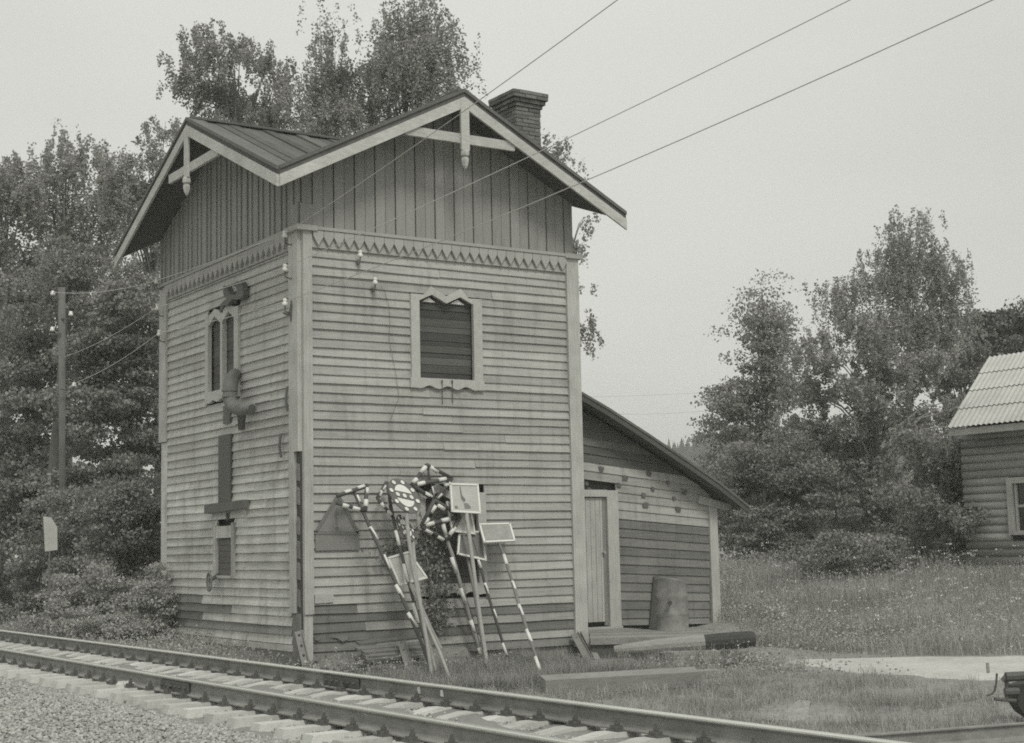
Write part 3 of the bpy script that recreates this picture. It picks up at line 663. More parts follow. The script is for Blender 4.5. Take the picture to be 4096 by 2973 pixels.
# door and frame
xL = 6.55; fr0, fr1 = sp(g6(290, 800))[0], sp(g6(345, 1000))[0]; zd0, zd1 = .12, float(sp(g6(200, 618))[2])
part(MB().box(fr0-.03, fr1, YS-.07, YS+.05, .1, zd1+.13), 'door_frame', M['post'], shed)
part(MB().box(xL-.3, fr0-.032, YS-.07, YS+.05, zd1, zd1+.14), 'door_lintel', M['post'], shed)
part(MB().box(xL-.3, fr1+.02, YS-.09, YS+.05, -.0, .098), 'door_sill', M['post'], shed)
dr = sub(shed, part(MB().box(xL-.2, fr0-.10, YS+.02, YS+.035, zd0+.06, zd1-.01), 'door', M['dark'], shed))
xx = xL-.2
while xx < fr0-.16:
    part(MB().box(xx+.004, min(xx+.12, fr0-.12)-.004, YS-.01, YS+.019, zd0+.08, zd1-.02), 'door_plank', M['post'], dr); xx += .12
part(MB().box(fr0-.118, fr0-.034, YS-.01, YS+.04, zd0, zd1-.005), 'door_jamb', M['rawX'], shed)
for zz in (.55, 1.9): part(MB().box(xL-.2, xL+.35, YS-.022, YS-.011, zz, zz+.05), 'door_hinge', M['iron'], dr)
hp_ = sp(g6(272, 900), YS-.03); part(MB().tube([hp_, hp_+V(0, -.05, 0)], .03, 8), 'door_knob', M['poleg'], dr)
part(MB().box(XR-.06, XR+.16, YS-.07, YS+.1, -.05, 2.62), 'corner_post', M['post'], shed)
part(MB().prism([sp(g6(760, 612), YS-.1), sp(g6(930, 660), YS-.1), sp(g6(900, 688), YS-.1), sp(g6(755, 650), YS-.1)], (0, .08, 0)), 'rafter_end', M['post'], shed)
part(MB().box(XR, XR+.03, YS+.1, YS+3.4, -.2, 2.3), 'side_wall', M['rawY'], shed)
# platform of heavy timbers before the shed
plat = thing('timber_platform', 'low landing of old planks and squared timbers before the shed door', 'platform', (7.5, .6, -.2))
gp = reg(2240, 2240, 2.181)
def zfix(p, z): p = p.copy(); p[2] = z; return p
for i, dp in enumerate(np.arange(27.25, 29.7, .33)):
    a, c = zfix(at(gp(262, 680), dp), .0), zfix(at(gp(1330+random.uniform(-60, 120)-i*10, 650), dp), .0)
    part(MB().beam(a, c, .30, .09+random.uniform(0, .025)), 'platform_plank', M['greyX'], plat)
part(MB().box(5.85, 7.75, .75, YS-.1, -.1, .06), 'platform_plank', M['greyX'], plat)
a, c = zfix(at(gp(275, 700), 27.25), -.18), zfix(at(gp(1250, 680), 27.3), -.18)
part(MB().beam(a, c, .2, .26), 'platform_frame', M['dark'], plat)
a, c = zfix(at(gp(300, 700), 28.6), -.22), zfix(at(gp(1200, 680), 28.6), -.22)
part(MB().beam(a, c, .6, .3), 'platform_frame', M['dark'], plat)
la, lc = at(gp(470, 782), 26.6), at(gp(1695, 690), 26.8); mid = la+(lc-la)*.64
sg = [la+(mid-la)*t_+V(0, 0, random.uniform(-.01, .01)) for t_ in np.linspace(0, 1, 7)]
tag(MB().tube(sg, [.07, .10, .12, .13, .135, .14, .14], 12).emit('log', M['greyX']), 'thick weathered log lying along the front of the landing', 'log')
sg = [mid+(lc-mid)*t_ for t_ in (0, .3, .6, .9, 1)]
tag(MB().tube(sg, [.142, .15, .152, .15, .13], 12).emit('tarred_log', M['tar']), 'black tarred log end at the right of the landing', 'log')
def beam_thing(name, label, cat, a, c, wd, ht, m, up=(0, 0, 1)):
    return tag(MB().beam(a, c, wd, ht, up).emit(name, m), label, cat)
beam_thing('timber_beam', 'squared pale grey timber lying below the weathered log', 'timber', zfix(at(gp(895, 860), 25.9), -.25), zfix(at(gp(1385, 845), 26.0), -.25), .3, .25, M['greyX'])
beam_thing('timber_block', 'short dark squared timber end left of the pale grey timber below the log', 'timber', zfix(at(gp(655, 875), 26.0), -.26), zfix(at(gp(885, 862), 25.9), -.26), .32, .27, M['tar'])
beam_thing('timber_block', 'dark timber end right of the pale grey timber below the log', 'timber', zfix(at(gp(1390, 845), 26.0), -.26), zfix(at(gp(1520, 842), 26.05), -.26), .29, .24, M['dark'])
beam_thing('flat_plank', 'flat grey plank half sunk in the grass before the timbers', 'plank', zfix(at(gp(900, 940), 25.0), -.31), zfix(at(gp(1560, 925), 25.1), -.29), .45, .07, M['greyX'])
a, c = at(gp(-150, 1135), 21.7), at(gp(1195, 1045), 22.2); a[2] = -.27; c[2] = -.235
beam_thing('old_sleeper', 'broad old railway sleeper lying tilted in the grass beside the rail', 'sleeper', a, c, .36, .22, M['grey'], (-.08, -.11, 1))
a, c = at(gp(1150, 1040), 22.9), at(gp(1390, 1035), 23.0)
beam_thing('timber_stub', 'short grey timber stub sticking out behind the old sleeper', 'timber', zfix(a, -.28), zfix(c, -.28), .25, .15, M['greyX'])
# steel drum
dc = at(g6(620, 1290), 29.35); dy_ = float(dc[1]); rr = .335; zb = .05; zt_ = float(hit(g6(620, 1052), 1, dy_)[2])
drum = thing('steel_drum', 'dented grey steel drum with a dark round hole standing by the shed wall', 'drum', (dc[0], dy_, zb))
b = MB(); n_ = 28; prof_ = [(0, .99), (.0, 1), (.06, .95), (.3, .985), (.33, 1.02), (.36, .98), (.62, .97), (.66, 1.02), (.7, .97), (.95, .95), (.985, .985), (1.0, .98), (.985, .94), (.96, .93)]
vs = []; H_ = zt_-zb+.06
for (t_, r_) in prof_[1:]:
    for k in range(n_):
        an = 2*math.pi*k/n_; dent = 1-.09*max(0, math.cos(an-4.2))*math.sin(t_*3)-.05*max(0, math.sin(3*an+t_*4)); ztop = t_*H_-(.09*math.cos(an-.3)+.04)*max(0, t_-.75)*4
        vs.append((dc[0]+rr*r_*dent*math.cos(an), dy_+rr*r_*dent*math.sin(an), zb+ztop))
m_ = len(prof_)-1; fs = [(i*n_+k, i*n_+(k+1) % n_, (i+1)*n_+(k+1) % n_, (i+1)*n_+k) for i in range(m_-1) for k in range(n_)]+[tuple(range((m_-1)*n_, m_*n_))]
b.add(vs, fs); b.emit('drum_body', M['drum'], drum, smooth=True)
hp_ = at(g6(608, 1155), 29.35-rr*.99); part(MB().tube([hp_-V(.5476, .8286, 0)*.02, hp_+V(.5476, .8286, 0)*.06], .042, 12), 'bung_hole', M['core'], drum)
# the drum's shadow on the wall to its left, put in as a dark slab
q = [sp(g6(*p), YS-.05) for p in ((523, 1022), (560, 1024), (560, 1285), (500, 1285))]
part(MB().prism(q, (0, -.03, 0)), 'drum_shadow', M['dark'], shed)

# ---------------------------------------------------------------- signs leaning on the front wall
ZG = -.33
def plane_for(topq, ytop, footq, zf=ZG):
    T = hit(topq, 1, ytop); Fo = hit(footq, 2, zf); d_ = T-Fo; n_ = np.cross(d_, V(1, 0, 0)); n_ /= np.linalg.norm(n_)
    if n_[1] > 0: n_ = -n_
    return (T, n_)
def UP(pl, q, off=0): return onp(q, pl[0]+pl[1]*off, pl[1])
def sign(name, label, cat, pl, footq, group='signs leaning against the tower wall'):
    f = UP(pl, footq); t = thing(name, label, cat, (f[0], f[1], float(gh_(f[0], f[1]))), group); return t
def pole(t, pl, pxs, r, m, bands=(), ext=True):
    P = [UP(pl, q) for q in pxs]
    if ext: d_ = P[-1]-P[-2]; d_ /= np.linalg.norm(d_); P.append(P[-1]+d_*.15)
    b = MB().tube(P, r, 8); po = sub(t, b.emit('pole', m, t, smooth=True))
    for (a, c) in bands: MB().tube([UP(pl, g5(*a)), UP(pl, g5(*c))], r*1.12, 8).emit('white_band', M['white'], po, smooth=True)
    return po
def bars(t, pl, segs, bands, r=.036, off=.03):
    for (a, c) in segs: sub(t, MB().tube([UP(pl, g5(*a), off), UP(pl, g5(*c), off)], r, 8).emit('frame_bar', M['paint'], t, smooth=True))
    for (a, c) in bands: MB().tube([UP(pl, g5(*a), off), UP(pl, g5(*c), off)], r*1.12, 8).emit('white_band', M['white'], t, smooth=True)
# A
pl = plane_for(g5(345, 265), -.28, g5(870, 1490)); A = sign('triangle_sign', 'striped open triangle sign on a bent striped pole, leftmost of the leaning signs', 'railway sign', pl, g5(870, 1490))
pole(A, pl, [g5(*p) for p in ((350, 265), (408, 390), (430, 440), (500, 600), (620, 850), (740, 1130), (800, 1270), (862, 1440))], .030, M['paint'],
     [((460, 508), (510, 590)), ((550, 692), (592, 785)), ((632, 888), (680, 978)), ((712, 1072), (766, 1168)), ((372, 300), (392, 345))])
bars(A, pl, [((245, 303), (440, 238)), ((440, 228), (430, 400)), ((430, 398), (238, 348))],
     [((293, 283), (335, 270)), ((378, 255), (422, 240)), ((440, 252), (439, 290)), ((435, 330), (433, 375)), ((277, 362), (318, 373)), ((345, 380), (392, 393))])
# B
pl = plane_for(g5(575, 230), -.22, g5(880, 1480)); B = sign('triangle_sign', 'narrow edge-on striped triangle sign behind the left of the dotted discs', 'railway sign', pl, g5(880, 1480))
pole(B, pl, [g5(*p) for p in ((575, 235), (610, 430), (640, 575), (680, 730), (735, 950), (800, 1170), (850, 1350), (885, 1480))], .027, M['paint'],
     [((578, 300), (597, 395)), ((630, 532), (655, 630)), ((683, 752), (712, 872)), ((744, 1010), (778, 1140)), ((822, 1240), (846, 1330))])
bars(B, pl, [((570, 212), (508, 318)), ((508, 318), (612, 440)), ((572, 212), (606, 420))],
     [((560, 236), (543, 266)), ((536, 272), (522, 305)), ((535, 350), (556, 380)), ((578, 398), (602, 430))], r=.03)
# discs
def disc(t, pl, c, U_, V_, off, dots, halves):
    C_ = g5(*c)
    def q(u, v): return (C_[0]+(u*U_[0]+v*V_[0])/1.646, C_[1]+(u*U_[1]+v*V_[1])/1.646)
    n_ = 32; P = [UP(pl, q(math.cos(2*math.pi*k/n_), math.sin(2*math.pi*k/n_)), off) for k in range(n_)]
    fc_ = sub(t, MB().prism(P, -pl[1]*.02).emit('disc', M['disc'], t))
    for lo, hi in halves:
        pp = [q(.6*math.cos(a_), .64*math.sin(a_)) for a_ in np.linspace(lo, hi, 12)]
        MB().prism([UP(pl, z_, off+.004) for z_ in pp], pl[1]*.003).emit('white_field', M['white'], fc_)
    for (u, v, r_) in dots:
        MB().prism([UP(pl, q(u+r_*math.cos(a_), v+r_*.9*math.sin(a_)), off+.008) for a_ in np.linspace(0, 2*math.pi, 11)[:-1]], pl[1]*.01).emit('white_dot', M['white'], fc_)
dots = [(.82*math.cos(a_), .82*math.sin(a_), .125) for a_ in np.linspace(.2, .2+2*math.pi, 9)[:-1]]+[(-.45, .0, .13), (0, .0, .13), (.45, 0, .13)]
half = [(math.pi*1.11, math.pi*1.89), (math.pi*.11, math.pi*.89)]
pl = plane_for(g5(690, 200), -.50, g5(870, 1510)); C1 = sign('disc_sign', 'round dark disc sign with white fields and dots, uppermost of the two discs', 'railway sign', pl, g5(870, 1510))
pole(C1, pl, [g5(*p) for p in ((700, 390), (712, 560), (748, 800), (800, 1060), (840, 1290), (872, 1510))], .034, M['pole'])
disc(C1, pl, (688, 302), (100, 22), (38, 113), .05, dots, half)
pl = plane_for(g5(700, 420), -.38, g5(905, 1505)); D1 = sign('disc_sign', 'tilted narrow dotted disc sign hanging below the upper disc', 'railway sign', pl, g5(905, 1505))
pole(D1, pl, [g5(*p) for p in ((735, 520), (760, 800), (800, 1050), (850, 1250), (905, 1505))], .03, M['poleg'])
disc(D1, pl, (697, 512), (46, 6), (40, 88), .05, dots, half)
# plates
def plate(t, pl, cs, m, off=.02, fw=10, mark=None):
    P = [UP(pl, g5(*c), off) for c in cs]; pt = sub(t, MB().prism(P, -pl[1]*.012).emit('sign_plate', M[m], t))
    for i in range(4):
        a, c = P[i], P[(i+1) % 4]; d_ = (c-a)/np.linalg.norm(c-a); MB().beam(a-d_*.015, c+d_*.0, .034, .03, pl[1]).emit('plate_edge', M['white'], pt)
    return pt
pl = plane_for(g5(650, 700), -.55, g5(985, 1450)); E1 = sign('plate_sign', 'pale rectangular plate sign hanging tilted low among the poles', 'railway sign', pl, g5(985, 1450))
plate(E1, pl, [(580, 712), (715, 672), (832, 840), (655, 888)], 'plateL'); pole(E1, pl, [g5(*p) for p in ((725, 870), (780, 990), (860, 1170), (930, 1310), (985, 1450))], .028, M['pole'])
pl = plane_for(g5(800, 800), -.6, g5(992, 1520), ZG); X1 = sign('bare_pole', 'bare weathered pole leaning among the left signs', 'pole', pl, g5(992, 1520))
pole(X1, pl, [g5(*p) for p in ((722, 880), (760, 960), (800, 1060), (850, 1180), (920, 1330), (992, 1520))], .027, M['poleg'])
# diamonds
pl = plane_for(g5(840, 110), -.16, g5(1225, 1410)); F1 = sign('diamond_sign', 'striped open diamond sign with a crossbar, topmost against the wall', 'railway sign', pl, g5(1215, 1400))
pole(F1, pl, [g5(*p) for p in ((842, 110), (850, 180), (880, 300), (950, 560), (1020, 760), (1130, 1100), (1215, 1400))], .02, M['paint'], [((868, 240), (882, 300))])
bars(F1, pl, [((835, 98), (738, 232)), ((835, 98), (1002, 188)), ((738, 232), (1002, 188)), ((738, 228), (885, 332)), ((1000, 188), (960, 235)), ((985, 215), (885, 332))],
     [((828, 110), (793, 150)), ((770, 190), (742, 218)), ((855, 110), (908, 145)), ((768, 228), (820, 216)), ((912, 200), (960, 190)), ((822, 284), (868, 312)), ((985, 214), (955, 240)), ((930, 288), (900, 318))])
pl = plane_for(g5(900, 360), -.34, g5(1230, 1415)); G1 = sign('diamond_sign', 'striped open diamond sign with a crossbar before the lower boarded window', 'railway sign', pl, g5(1230, 1415))
pole(G1, pl, [g5(*p) for p in ((940, 490), (965, 590), (1005, 700), (1060, 900), (1135, 1170), (1190, 1330), (1230, 1450))], .036, M['poleg'],
     [((998, 705), (1030, 812)), ((1058, 910), (1092, 1018)), ((1122, 1120), (1148, 1205)), ((1178, 1300), (1205, 1380)), ((940, 487), (958, 560))])
bars(G1, pl, [((885, 330), (800, 502)), ((885, 330), (1052, 432)), ((800, 505), (1052, 438)), ((800, 505), (965, 592)), ((1055, 438), (970, 592))],
     [((890, 368), (862, 412)), ((845, 450), (815, 488)), ((905, 362), (950, 390)), ((825, 497), (880, 482)), ((930, 468), (985, 455)), ((825, 522), (868, 548)), ((905, 568), (945, 590)), ((1020, 508), (985, 562))])
# upright plates right of centre
pl = plane_for(g5(1060, 350), -.30, g5(1225, 1420)); K1 = sign('plate_sign', 'pale plate sign half hidden behind the upright framed plate', 'railway sign', pl, g5(1225, 1420))
plate(K1, pl, [(968, 345), (1118, 375), (1150, 550), (1002, 532)], 'plateL'); pole(K1, pl, [g5(*p) for p in ((1072, 540), (1100, 700), (1145, 920), (1185, 1180), (1225, 1440))], .027, M['pole'])
pl = plane_for(g5(1085, 225), -.36, g5(1238, 1450)); J1 = sign('plate_sign', 'large upright pale plate sign in a white frame with a dark scrawl', 'railway sign', pl, g5(1238, 1450))
pj = plate(J1, pl, [(990, 225), (1168, 230), (1184, 414), (1002, 404)], 'plateL')
for pts in (((1050, 240), (1056, 242), (1068, 300), (1092, 330), (1080, 345), (1060, 320)), ((1018, 370), (1034, 366), (1042, 385), (1022, 388)), ((1080, 352), (1100, 350), (1122, 372), (1126, 386), (1086, 388))):
    MB().prism([UP(pl, g5(*p), .023) for p in pts], pl[1]*.002).emit('dark_scrawl', M['plateD'], pj)
pole(J1, pl, [g5(*p) for p in ((1095, 415), (1118, 600), (1145, 800), (1170, 1000), (1205, 1240), (1238, 1450))], .036, M['poleg'])
pl = plane_for(g5(1100, 540), -.26, g5(1390, 1430)); L1 = sign('plate_sign', 'dark plate sign with white edges on a striped pole below the upright plates', 'railway sign', pl, g5(1390, 1430))
plate(L1, pl, [(1048, 560), (1195, 535), (1222, 725), (1040, 684)], 'plateD')
pole(L1, pl, [g5(*p) for p in ((1132, 590), (1180, 735), (1222, 900), (1280, 1090), (1335, 1270), (1392, 1430))], .025, M['paint'],
     [((1168, 705), (1192, 778)), ((1216, 876), (1240, 950)), ((1272, 1050), (1296, 1115)), ((1334, 1272), (1362, 1352))])
pl = plane_for(g5(1285, 490), -.22, g5(1598, 1495)); M1 = sign('plate_sign', 'grey speckled plate sign in a white frame, rightmost of the leaning signs', 'railway sign', pl, g5(1598, 1495))
plate(M1, pl, [(1182, 492), (1380, 487), (1412, 598), (1214, 608)], 'plateM')
pole(M1, pl, [g5(*p) for p in ((1308, 608), (1345, 700), (1392, 850), (1450, 1050), (1510, 1230), (1560, 1380), (1602, 1495))], .027, M['rust'],
     [((1342, 692), (1362, 755)), ((1398, 868), (1416, 920)), ((1440, 1020), (1468, 1092)), ((1492, 1185), (1524, 1266)), ((1550, 1365), (1580, 1450))])
# tin panel shaped like a warning sign leaning flat on the wall
pan = thing('tin_panel', 'dull five-sided tin warning panel with an exclamation mark flat on the wall by the corner', 'sign', (.9, -.05, .9))
out_ = [(235, 305), (265, 305), (315, 395), (388, 550), (390, 657), (100, 664), (100, 545), (130, 480)]
MB().prism([hit(g5(*p), 1, -.05) for p in out_], (0, -.012, 0)).emit('tin_sheet', M['sheet'], pan)
for a, c in (((245, 310), (105, 540)), ((258, 310), (382, 545)), ((100, 545), (388, 548))):
    MB().beam(hit(g5(*a), 1, -.068), hit(g5(*c), 1, -.068), .055, .008, (0, 1, 0)).emit('border_strip', M['sheetd'], pan)
MB().beam(hit(g5(242, 380), 1, -.068), hit(g5(242, 490), 1, -.068), .035, .006, (0, 1, 0)).emit('exclamation_stroke', M['sheetd'], pan)
p_ = hit(g5(243, 518), 1, -.066); MB().tube([p_, p_+V(0, -.006, 0)], .03, 10).emit('exclamation_dot', M['sheetd'], pan)

# perforated plates, stones, plank pile, leaning boards
def perf(label, a, c, wd, holes, m='rust'):
    a = V(*a); c = V(*c); t = thing('perforated_bar', label, 'steel bar', tuple(a)); d_ = (c-a)/np.linalg.norm(c-a)
    MB().beam(a, c, wd, .012, (-.5, -1, 0)).emit('bar_web', M[m], t)
    sd = np.cross(d_, V(-.5, -1, 0)); sd /= np.linalg.norm(sd)
    MB().beam(a+sd*wd*.52, c+sd*wd*.52, .015, .07, (-.5, -1, 0)).emit('bar_flange', M[m], t)
    nn = V(-.5, -1, 0)/math.hypot(.5, 1)
    for h_ in holes:
        p = a+(c-a)*h_; MB().tube([p+nn*.003, p+nn*.011], .02, 10).emit('bolt_hole', M['core'], t)
ft = hit(g5b(290, 850), 2, -.2); perf('pale angle bar with four bolt holes leaning at the tower corner', ft, hit(g5b(205, 285), 1, -.12)+V(-.05, 0, 0), .125, (.12, .36, .62, .9), 'poleg')
a, c = hit(g6b(400, 500), 2, -.33), hit(g6b(245, 215), 1, -.12)
perf('weathered bar with a bolt hole leaning at the foot of the right corner post', a, c, .14, (.85,), 'grey')
a, c = hit(g6b(480, 490), 2, -.33), hit(g6b(335, 200), 1, -.13)
tag(MB().beam(a, c, .11, .06, (-.4, -1, 0)).emit('leaning_plank', M['grey']), 'split grey plank leaning at the foot of the right corner post', 'plank')
a, c = hit(g5b(1880, 960), 2, -.33), hit(g5b(1720, 450), 1, -.6)
perf('overgrown perforated bar leaning against the plank pile', a, c, .13, (.97, .75, .3), 'grey')
for i, (x0, x1, yp, h_, lb) in enumerate(((.05, .75, -.42, .2, 'low grey foundation stone nearest the tower corner'), (.78, 1.45, -.55, .28, 'grey foundation stone under the left end of the plank pile'), (1.75, 2.75, -.75, .3, 'broad grey foundation stone under the right end of the plank pile'))):
    b = MB(); vs = []
    nu, nv = 8, 5
    for j in range(nv):
        for i2 in range(nu):
            an = 2*math.pi*i2/nu; rx_, ry_ = (x1-x0)/2, .2; sc = (1, 1.02, 1, .95, .75)[j]*(1+random.uniform(-.05, .05))
            cxs = max(-1, min(1, 1.35*math.cos(an))); sns = max(-1, min(1, 1.35*math.sin(an)))
            vs.append(((x0+x1)/2+rx_*sc*cxs, yp+ry_*sc*sns, -.5+(h_+.12+.12)*j/(nv-1)+random.uniform(-.01, .01)))
    fs = [(j*nu+i2, j*nu+(i2+1) % nu, (j+1)*nu+(i2+1) % nu, (j+1)*nu+i2) for j in range(nv-1) for i2 in range(nu)]+[tuple(range((nv-1)*nu, nv*nu))]
    b.add(vs, fs); tag(b.emit('foundation_stone', M['stone']), lb, 'stone', 'stones along the foot of the tower')
tag(MB().beam((.18, -.25, -.22), (1.5, -.22, -.19), .22, .2).emit('foot_log', M['dark']), 'dark rotten log lying along the tower foot by the corner', 'log')
pl_specs = [((1060, 470), (1990, 370), -.32), ((1050, 560), (2010, 470), -.45), ((1140, 610), (2040, 530), -.58), ((1160, 670), (2060, 600), -.66), ((1180, 720), (2060, 640), -.72)]
names = ['uppermost thin plank of the pile at the tower foot', 'second plank from the top of the pile at the tower foot', 'middle plank of the pile at the tower foot', 'second plank from the bottom of the pile at the tower foot', 'lowest plank of the pile at the tower foot']
for (a, c, yy), lb in zip(pl_specs, names):
    A_, C_ = hit(g5b(*a), 1, yy), hit(g5b(*c), 1, yy); tag(MB().beam(A_, C_, .14, .035+random.uniform(0, .02), (random.uniform(-.1, .1), -.25, 1)).emit('pile_plank', M['pile']), lb, 'plank', 'planks piled at the tower foot')

# ---------------------------------------------------------------- pipe, lamp casting, valve
pipe = thing('elbow_pipe', 'bent iron elbow pipe with an open mouth sticking out of the left wall', 'pipe', (0, 3.0, 4.5))
pts = [hit(g3(578, 880), 0, .1)]; pxs = [((560, 820), -.12), ((535, 850), -.22), ((528, 920), -.3), ((525, 985), -.33), ((548, 1030), -.36), ((590, 1052), -.45)]
P = [hit(g3(565, 815), 0, .05)]+[hit(g3(*q), 0, x) for q, x in pxs]
MB().tube(P, [.1, .115, .125, .13, .13, .125, .115], 12).emit('pipe_bend', M['rust'], pipe, smooth=True)
a, c = hit(g3(590, 1052), 0, -.45), hit(g3(672, 1042), 0, -.75)
MB().tube([a, c], [.11, .085], 14).emit('pipe_mouth', M['rust'], pipe, smooth=True)
dn_ = (c-a)/np.linalg.norm(c-a); MB().tube([c-dn_*.02, c+dn_*.004], .066, 14).emit('pipe_hole', M['core'], pipe)
for q, x in (((525, 925), -.31), ((527, 965), -.335)): p = hit(g3(*q), 0, x); MB().tube([p+V(0, 0, -.02), p+V(0, 0, .02)], .15, 12).emit('pipe_collar', M['rust'], pipe)
a, c = hit(g3(590, 1085), 0, -.35), hit(g3(592, 1185), 0, -.1); MB().prism([a+V(0, .12, .03), a+V(0, -.16, .05), c+V(0, -.08, 0), c+V(0, .08, 0)], (.06, 0, 0)).emit('pipe_bracket', M['iron'], pipe)
lamp = thing('iron_casting', 'ragged rusty iron casting fixed above the left lancet window', 'iron fitting', (0, 3.2, 6.5))
gc = reg(860, 1080, 9.144)
cast = [(310, 570), (450, 590), (440, 720), (500, 830), (560, 900), (700, 910), (800, 830), (760, 640), (640, 560), (780, 420), (930, 420), (1000, 560), (1040, 880), (980, 1020), (860, 1080), (600, 1080), (520, 1200), (440, 1300), (160, 1300), (330, 1120), (420, 1050), (330, 990), (290, 800)]
MB().prism([hit(gc(*q), 0, -.16) for q in cast], (.10, 0, 0)).emit('casting_body', M['iron'], lamp)
MB().tube([hit(gc(760, 1060), 0, -.1), hit(gc(745, 1230), 0, -.09)], .03, 6).emit('casting_arm', M['iron'], lamp)
MB().prism([hit(gc(*q), 0, -.09) for q in ((200, 1290), (320, 1330), (230, 1550), (150, 1540))], (.05, 0, 0)).emit('casting_arm', M['iron'], lamp)
valve = thing('iron_valve', 'small rusty handwheel valve at the foot of the left wall', 'valve', (0, 4.2, .8))
cc = hit(g4(487, 880), 0, -.22); P = [cc+V(0, .11*math.cos(a_), .17*math.sin(a_)) for a_ in np.linspace(0, 2*math.pi, 17)]
MB().tube(P, .018, 6, False).emit('handwheel', M['rust'], valve); MB().tube([cc+V(0, -.11, 0), cc+V(0, .11, 0)], .013, 6).emit('spoke', M['rust'], valve); MB().tube([cc+V(0, 0, -.17), cc+V(0, 0, .17)], .013, 6).emit('spoke', M['rust'], valve)
MB().tube([cc, hit(g4(560, 820), 0, -.02)], .035, 8).emit('valve_stem', M['iron'], valve)

# ---------------------------------------------------------------- insulators and wires
def insulator(q, ax, v, label, up=True):
    p = hit(q, ax, v); t = thing('insulator', label, 'insulator', tuple(p), 'white porcelain insulators on hooks')
    MB().lathe(p+V(0, 0, -.07), [(.03, 0), (.046, .005), (.049, .045), (.036, .065), (.03, .078), (.038, .09), (.038, .115), (.018, .13)], 12).emit('porcelain_cap', M['porc'], t, smooth=True)
    if ax is not None:
        wl = p.copy(); wl[ax] = 0 if ax < 2 else 0; MB().tube([p+V(0, 0, -.06), p+V(0, 0, -.16), (p+wl)/2+V(0, 0, -.19), wl+V(0, 0, -.12)], .012, 6).emit('hook', M['iron'], t)
    return p
I1 = insulator((1140, 935), 0, -.2, 'white insulator on the belt moulding at the near corner')
I2 = insulator((1140, 1070), 0, -.2, 'white insulator on the left wall below the toothed frieze at the near corner')
I3 = insulator((1140, 1208), 0, -.2, 'white insulator lowest of the three at the near corner')
I4 = insulator((627, 1122), 0, -.2, 'white insulator highest at the far end of the left wall')
I5 = insulator((630, 1228), 0, -.2, 'white insulator second down at the far end of the left wall')
I6 = insulator((637, 1331), 0, -.2, 'white insulator lowest at the far end of the left wall')
I7 = insulator(g2(515, 1080), 1, -.16, 'white insulator hooked under the frieze on the front wall')
I8 = insulator(g2(605, 1245), 1, -.16, 'white insulator on the front wall left of the upper window')
# pole beyond
PD = 37.0
pole_t = thing('utility_pole', 'grey wooden wire pole among the trees on the left', 'pole', tuple(at((250, 2400), PD)*V(1, 1, 0)))
pt, pb = at((247, 1150), PD), at((252, 2400), PD); pb[2] = -.1
MB().tube([pb, pt], [.075, .085], 10).emit('pole_shaft', M['bark'], pole_t, smooth=True)
def pins(q): 
    p = at(q, PD-.1); MB().lathe(p+V(0, 0, -.09), [(.03, 0), (.055, .01), (.06, .05), (.04, .07), (.046, .1), (.02, .12)], 10).emit('insulator', M['porc'], pole_t, smooth=True)
    s_ = pt.copy(); s_[2] = p[2]-.15; MB().tube([p+V(0, 0, -.08), p+V(0, 0, -.17), s_], .018, 6).emit('pin', M['iron'], pole_t); return p
K1_, K2_, K3_, K4_ = pins((211, 1168)), pins((283, 1250)), pins((209, 1312)), pins((296, 1534))
def wire(a, c, sag, label, r=.007):
    a = V(*a); c = V(*c); P = []
    for t_ in np.linspace(0, 1, 15): p = a+(c-a)*t_; p[2] -= sag*4*t_*(1-t_); P.append(p)
    return tag(MB().tube(P, r, 5).emit('wire', M['wire'], None), label, 'wire', 'wires running to the tower')
def cross_end(I, q, yv_): return hit(q, 1, yv_)
wire(I1, hit((2420, 0), 1, -9)+(hit((2420, 0), 1, -9)-I1)*.6, .12, 'upper overhead wire crossing the front gable to the near corner')
wire(I2, hit((3310, 0), 1, -11)+(hit((3310, 0), 1, -11)-I2)*.5, .15, 'middle overhead wire crossing the front gable below the apex')
wire(I3, hit((3850, 0), 1, -13)+(hit((3850, 0), 1, -13)-I3)*.4, .18, 'lowest overhead wire crossing in front of the right eave')
wire(I1, I4, .03, 'wire along the belt moulding of the left wall'); wire(I2, I5, .03, 'wire along the left wall above the lancet window'); wire(I3, I6, .03, 'wire crossing the lancet window on the left wall')
wire(I4, K1_, .12, 'top wire from the far wall end to the pole'); wire(I5, at((252, 1430), PD), .1, 'middle wire slanting down to the pole'); wire(I6, K4_, .1, 'lower wire slanting down past the pole')
b = MB(); P = [hit(g2(*q), 1, -.06) for q in ((640, 1270), (670, 1330), (690, 1400), (695, 1500), (690, 1600), (730, 1800), (750, 1950), (700, 2080))]
tag(MB().tube(P, .0035, 5).emit('loose_wire', M['iron']), 'thin loose wire hanging down the front wall left of the window', 'wire')
for (pa, pb_, hl) in (((1900, 1540), (2840, 1536), 'higher'), ((2250, 1605), (2850, 1610), 'lower')):
    a, c = at(pa, 120), at(pb_, 120); wire(a-(c-a)*.6, c+(c-a)*.4, 1.0, 'faint distant telegraph wire low in the sky right of the tower, the '+hl+' of two', r=.02)
# white board in the bushes
wb = thing('white_board', 'small blank white board hanging by the pole in the bushes', 'board', tuple(at((205, 2200), 31)*V(1, 1, 0)))
MB().prism([at(q, 30.9) for q in ((174, 2066), (206, 2070), (229, 2110), (230, 2200), (181, 2206))], (0, .03, 0)).emit('board_face', M['plateL'], wb)
MB().tube([at((200, 2066), 31), at((200, 2066), 31)*V(1, 1, 0)], .018, 6).emit('board_post', M['bark'], wb)

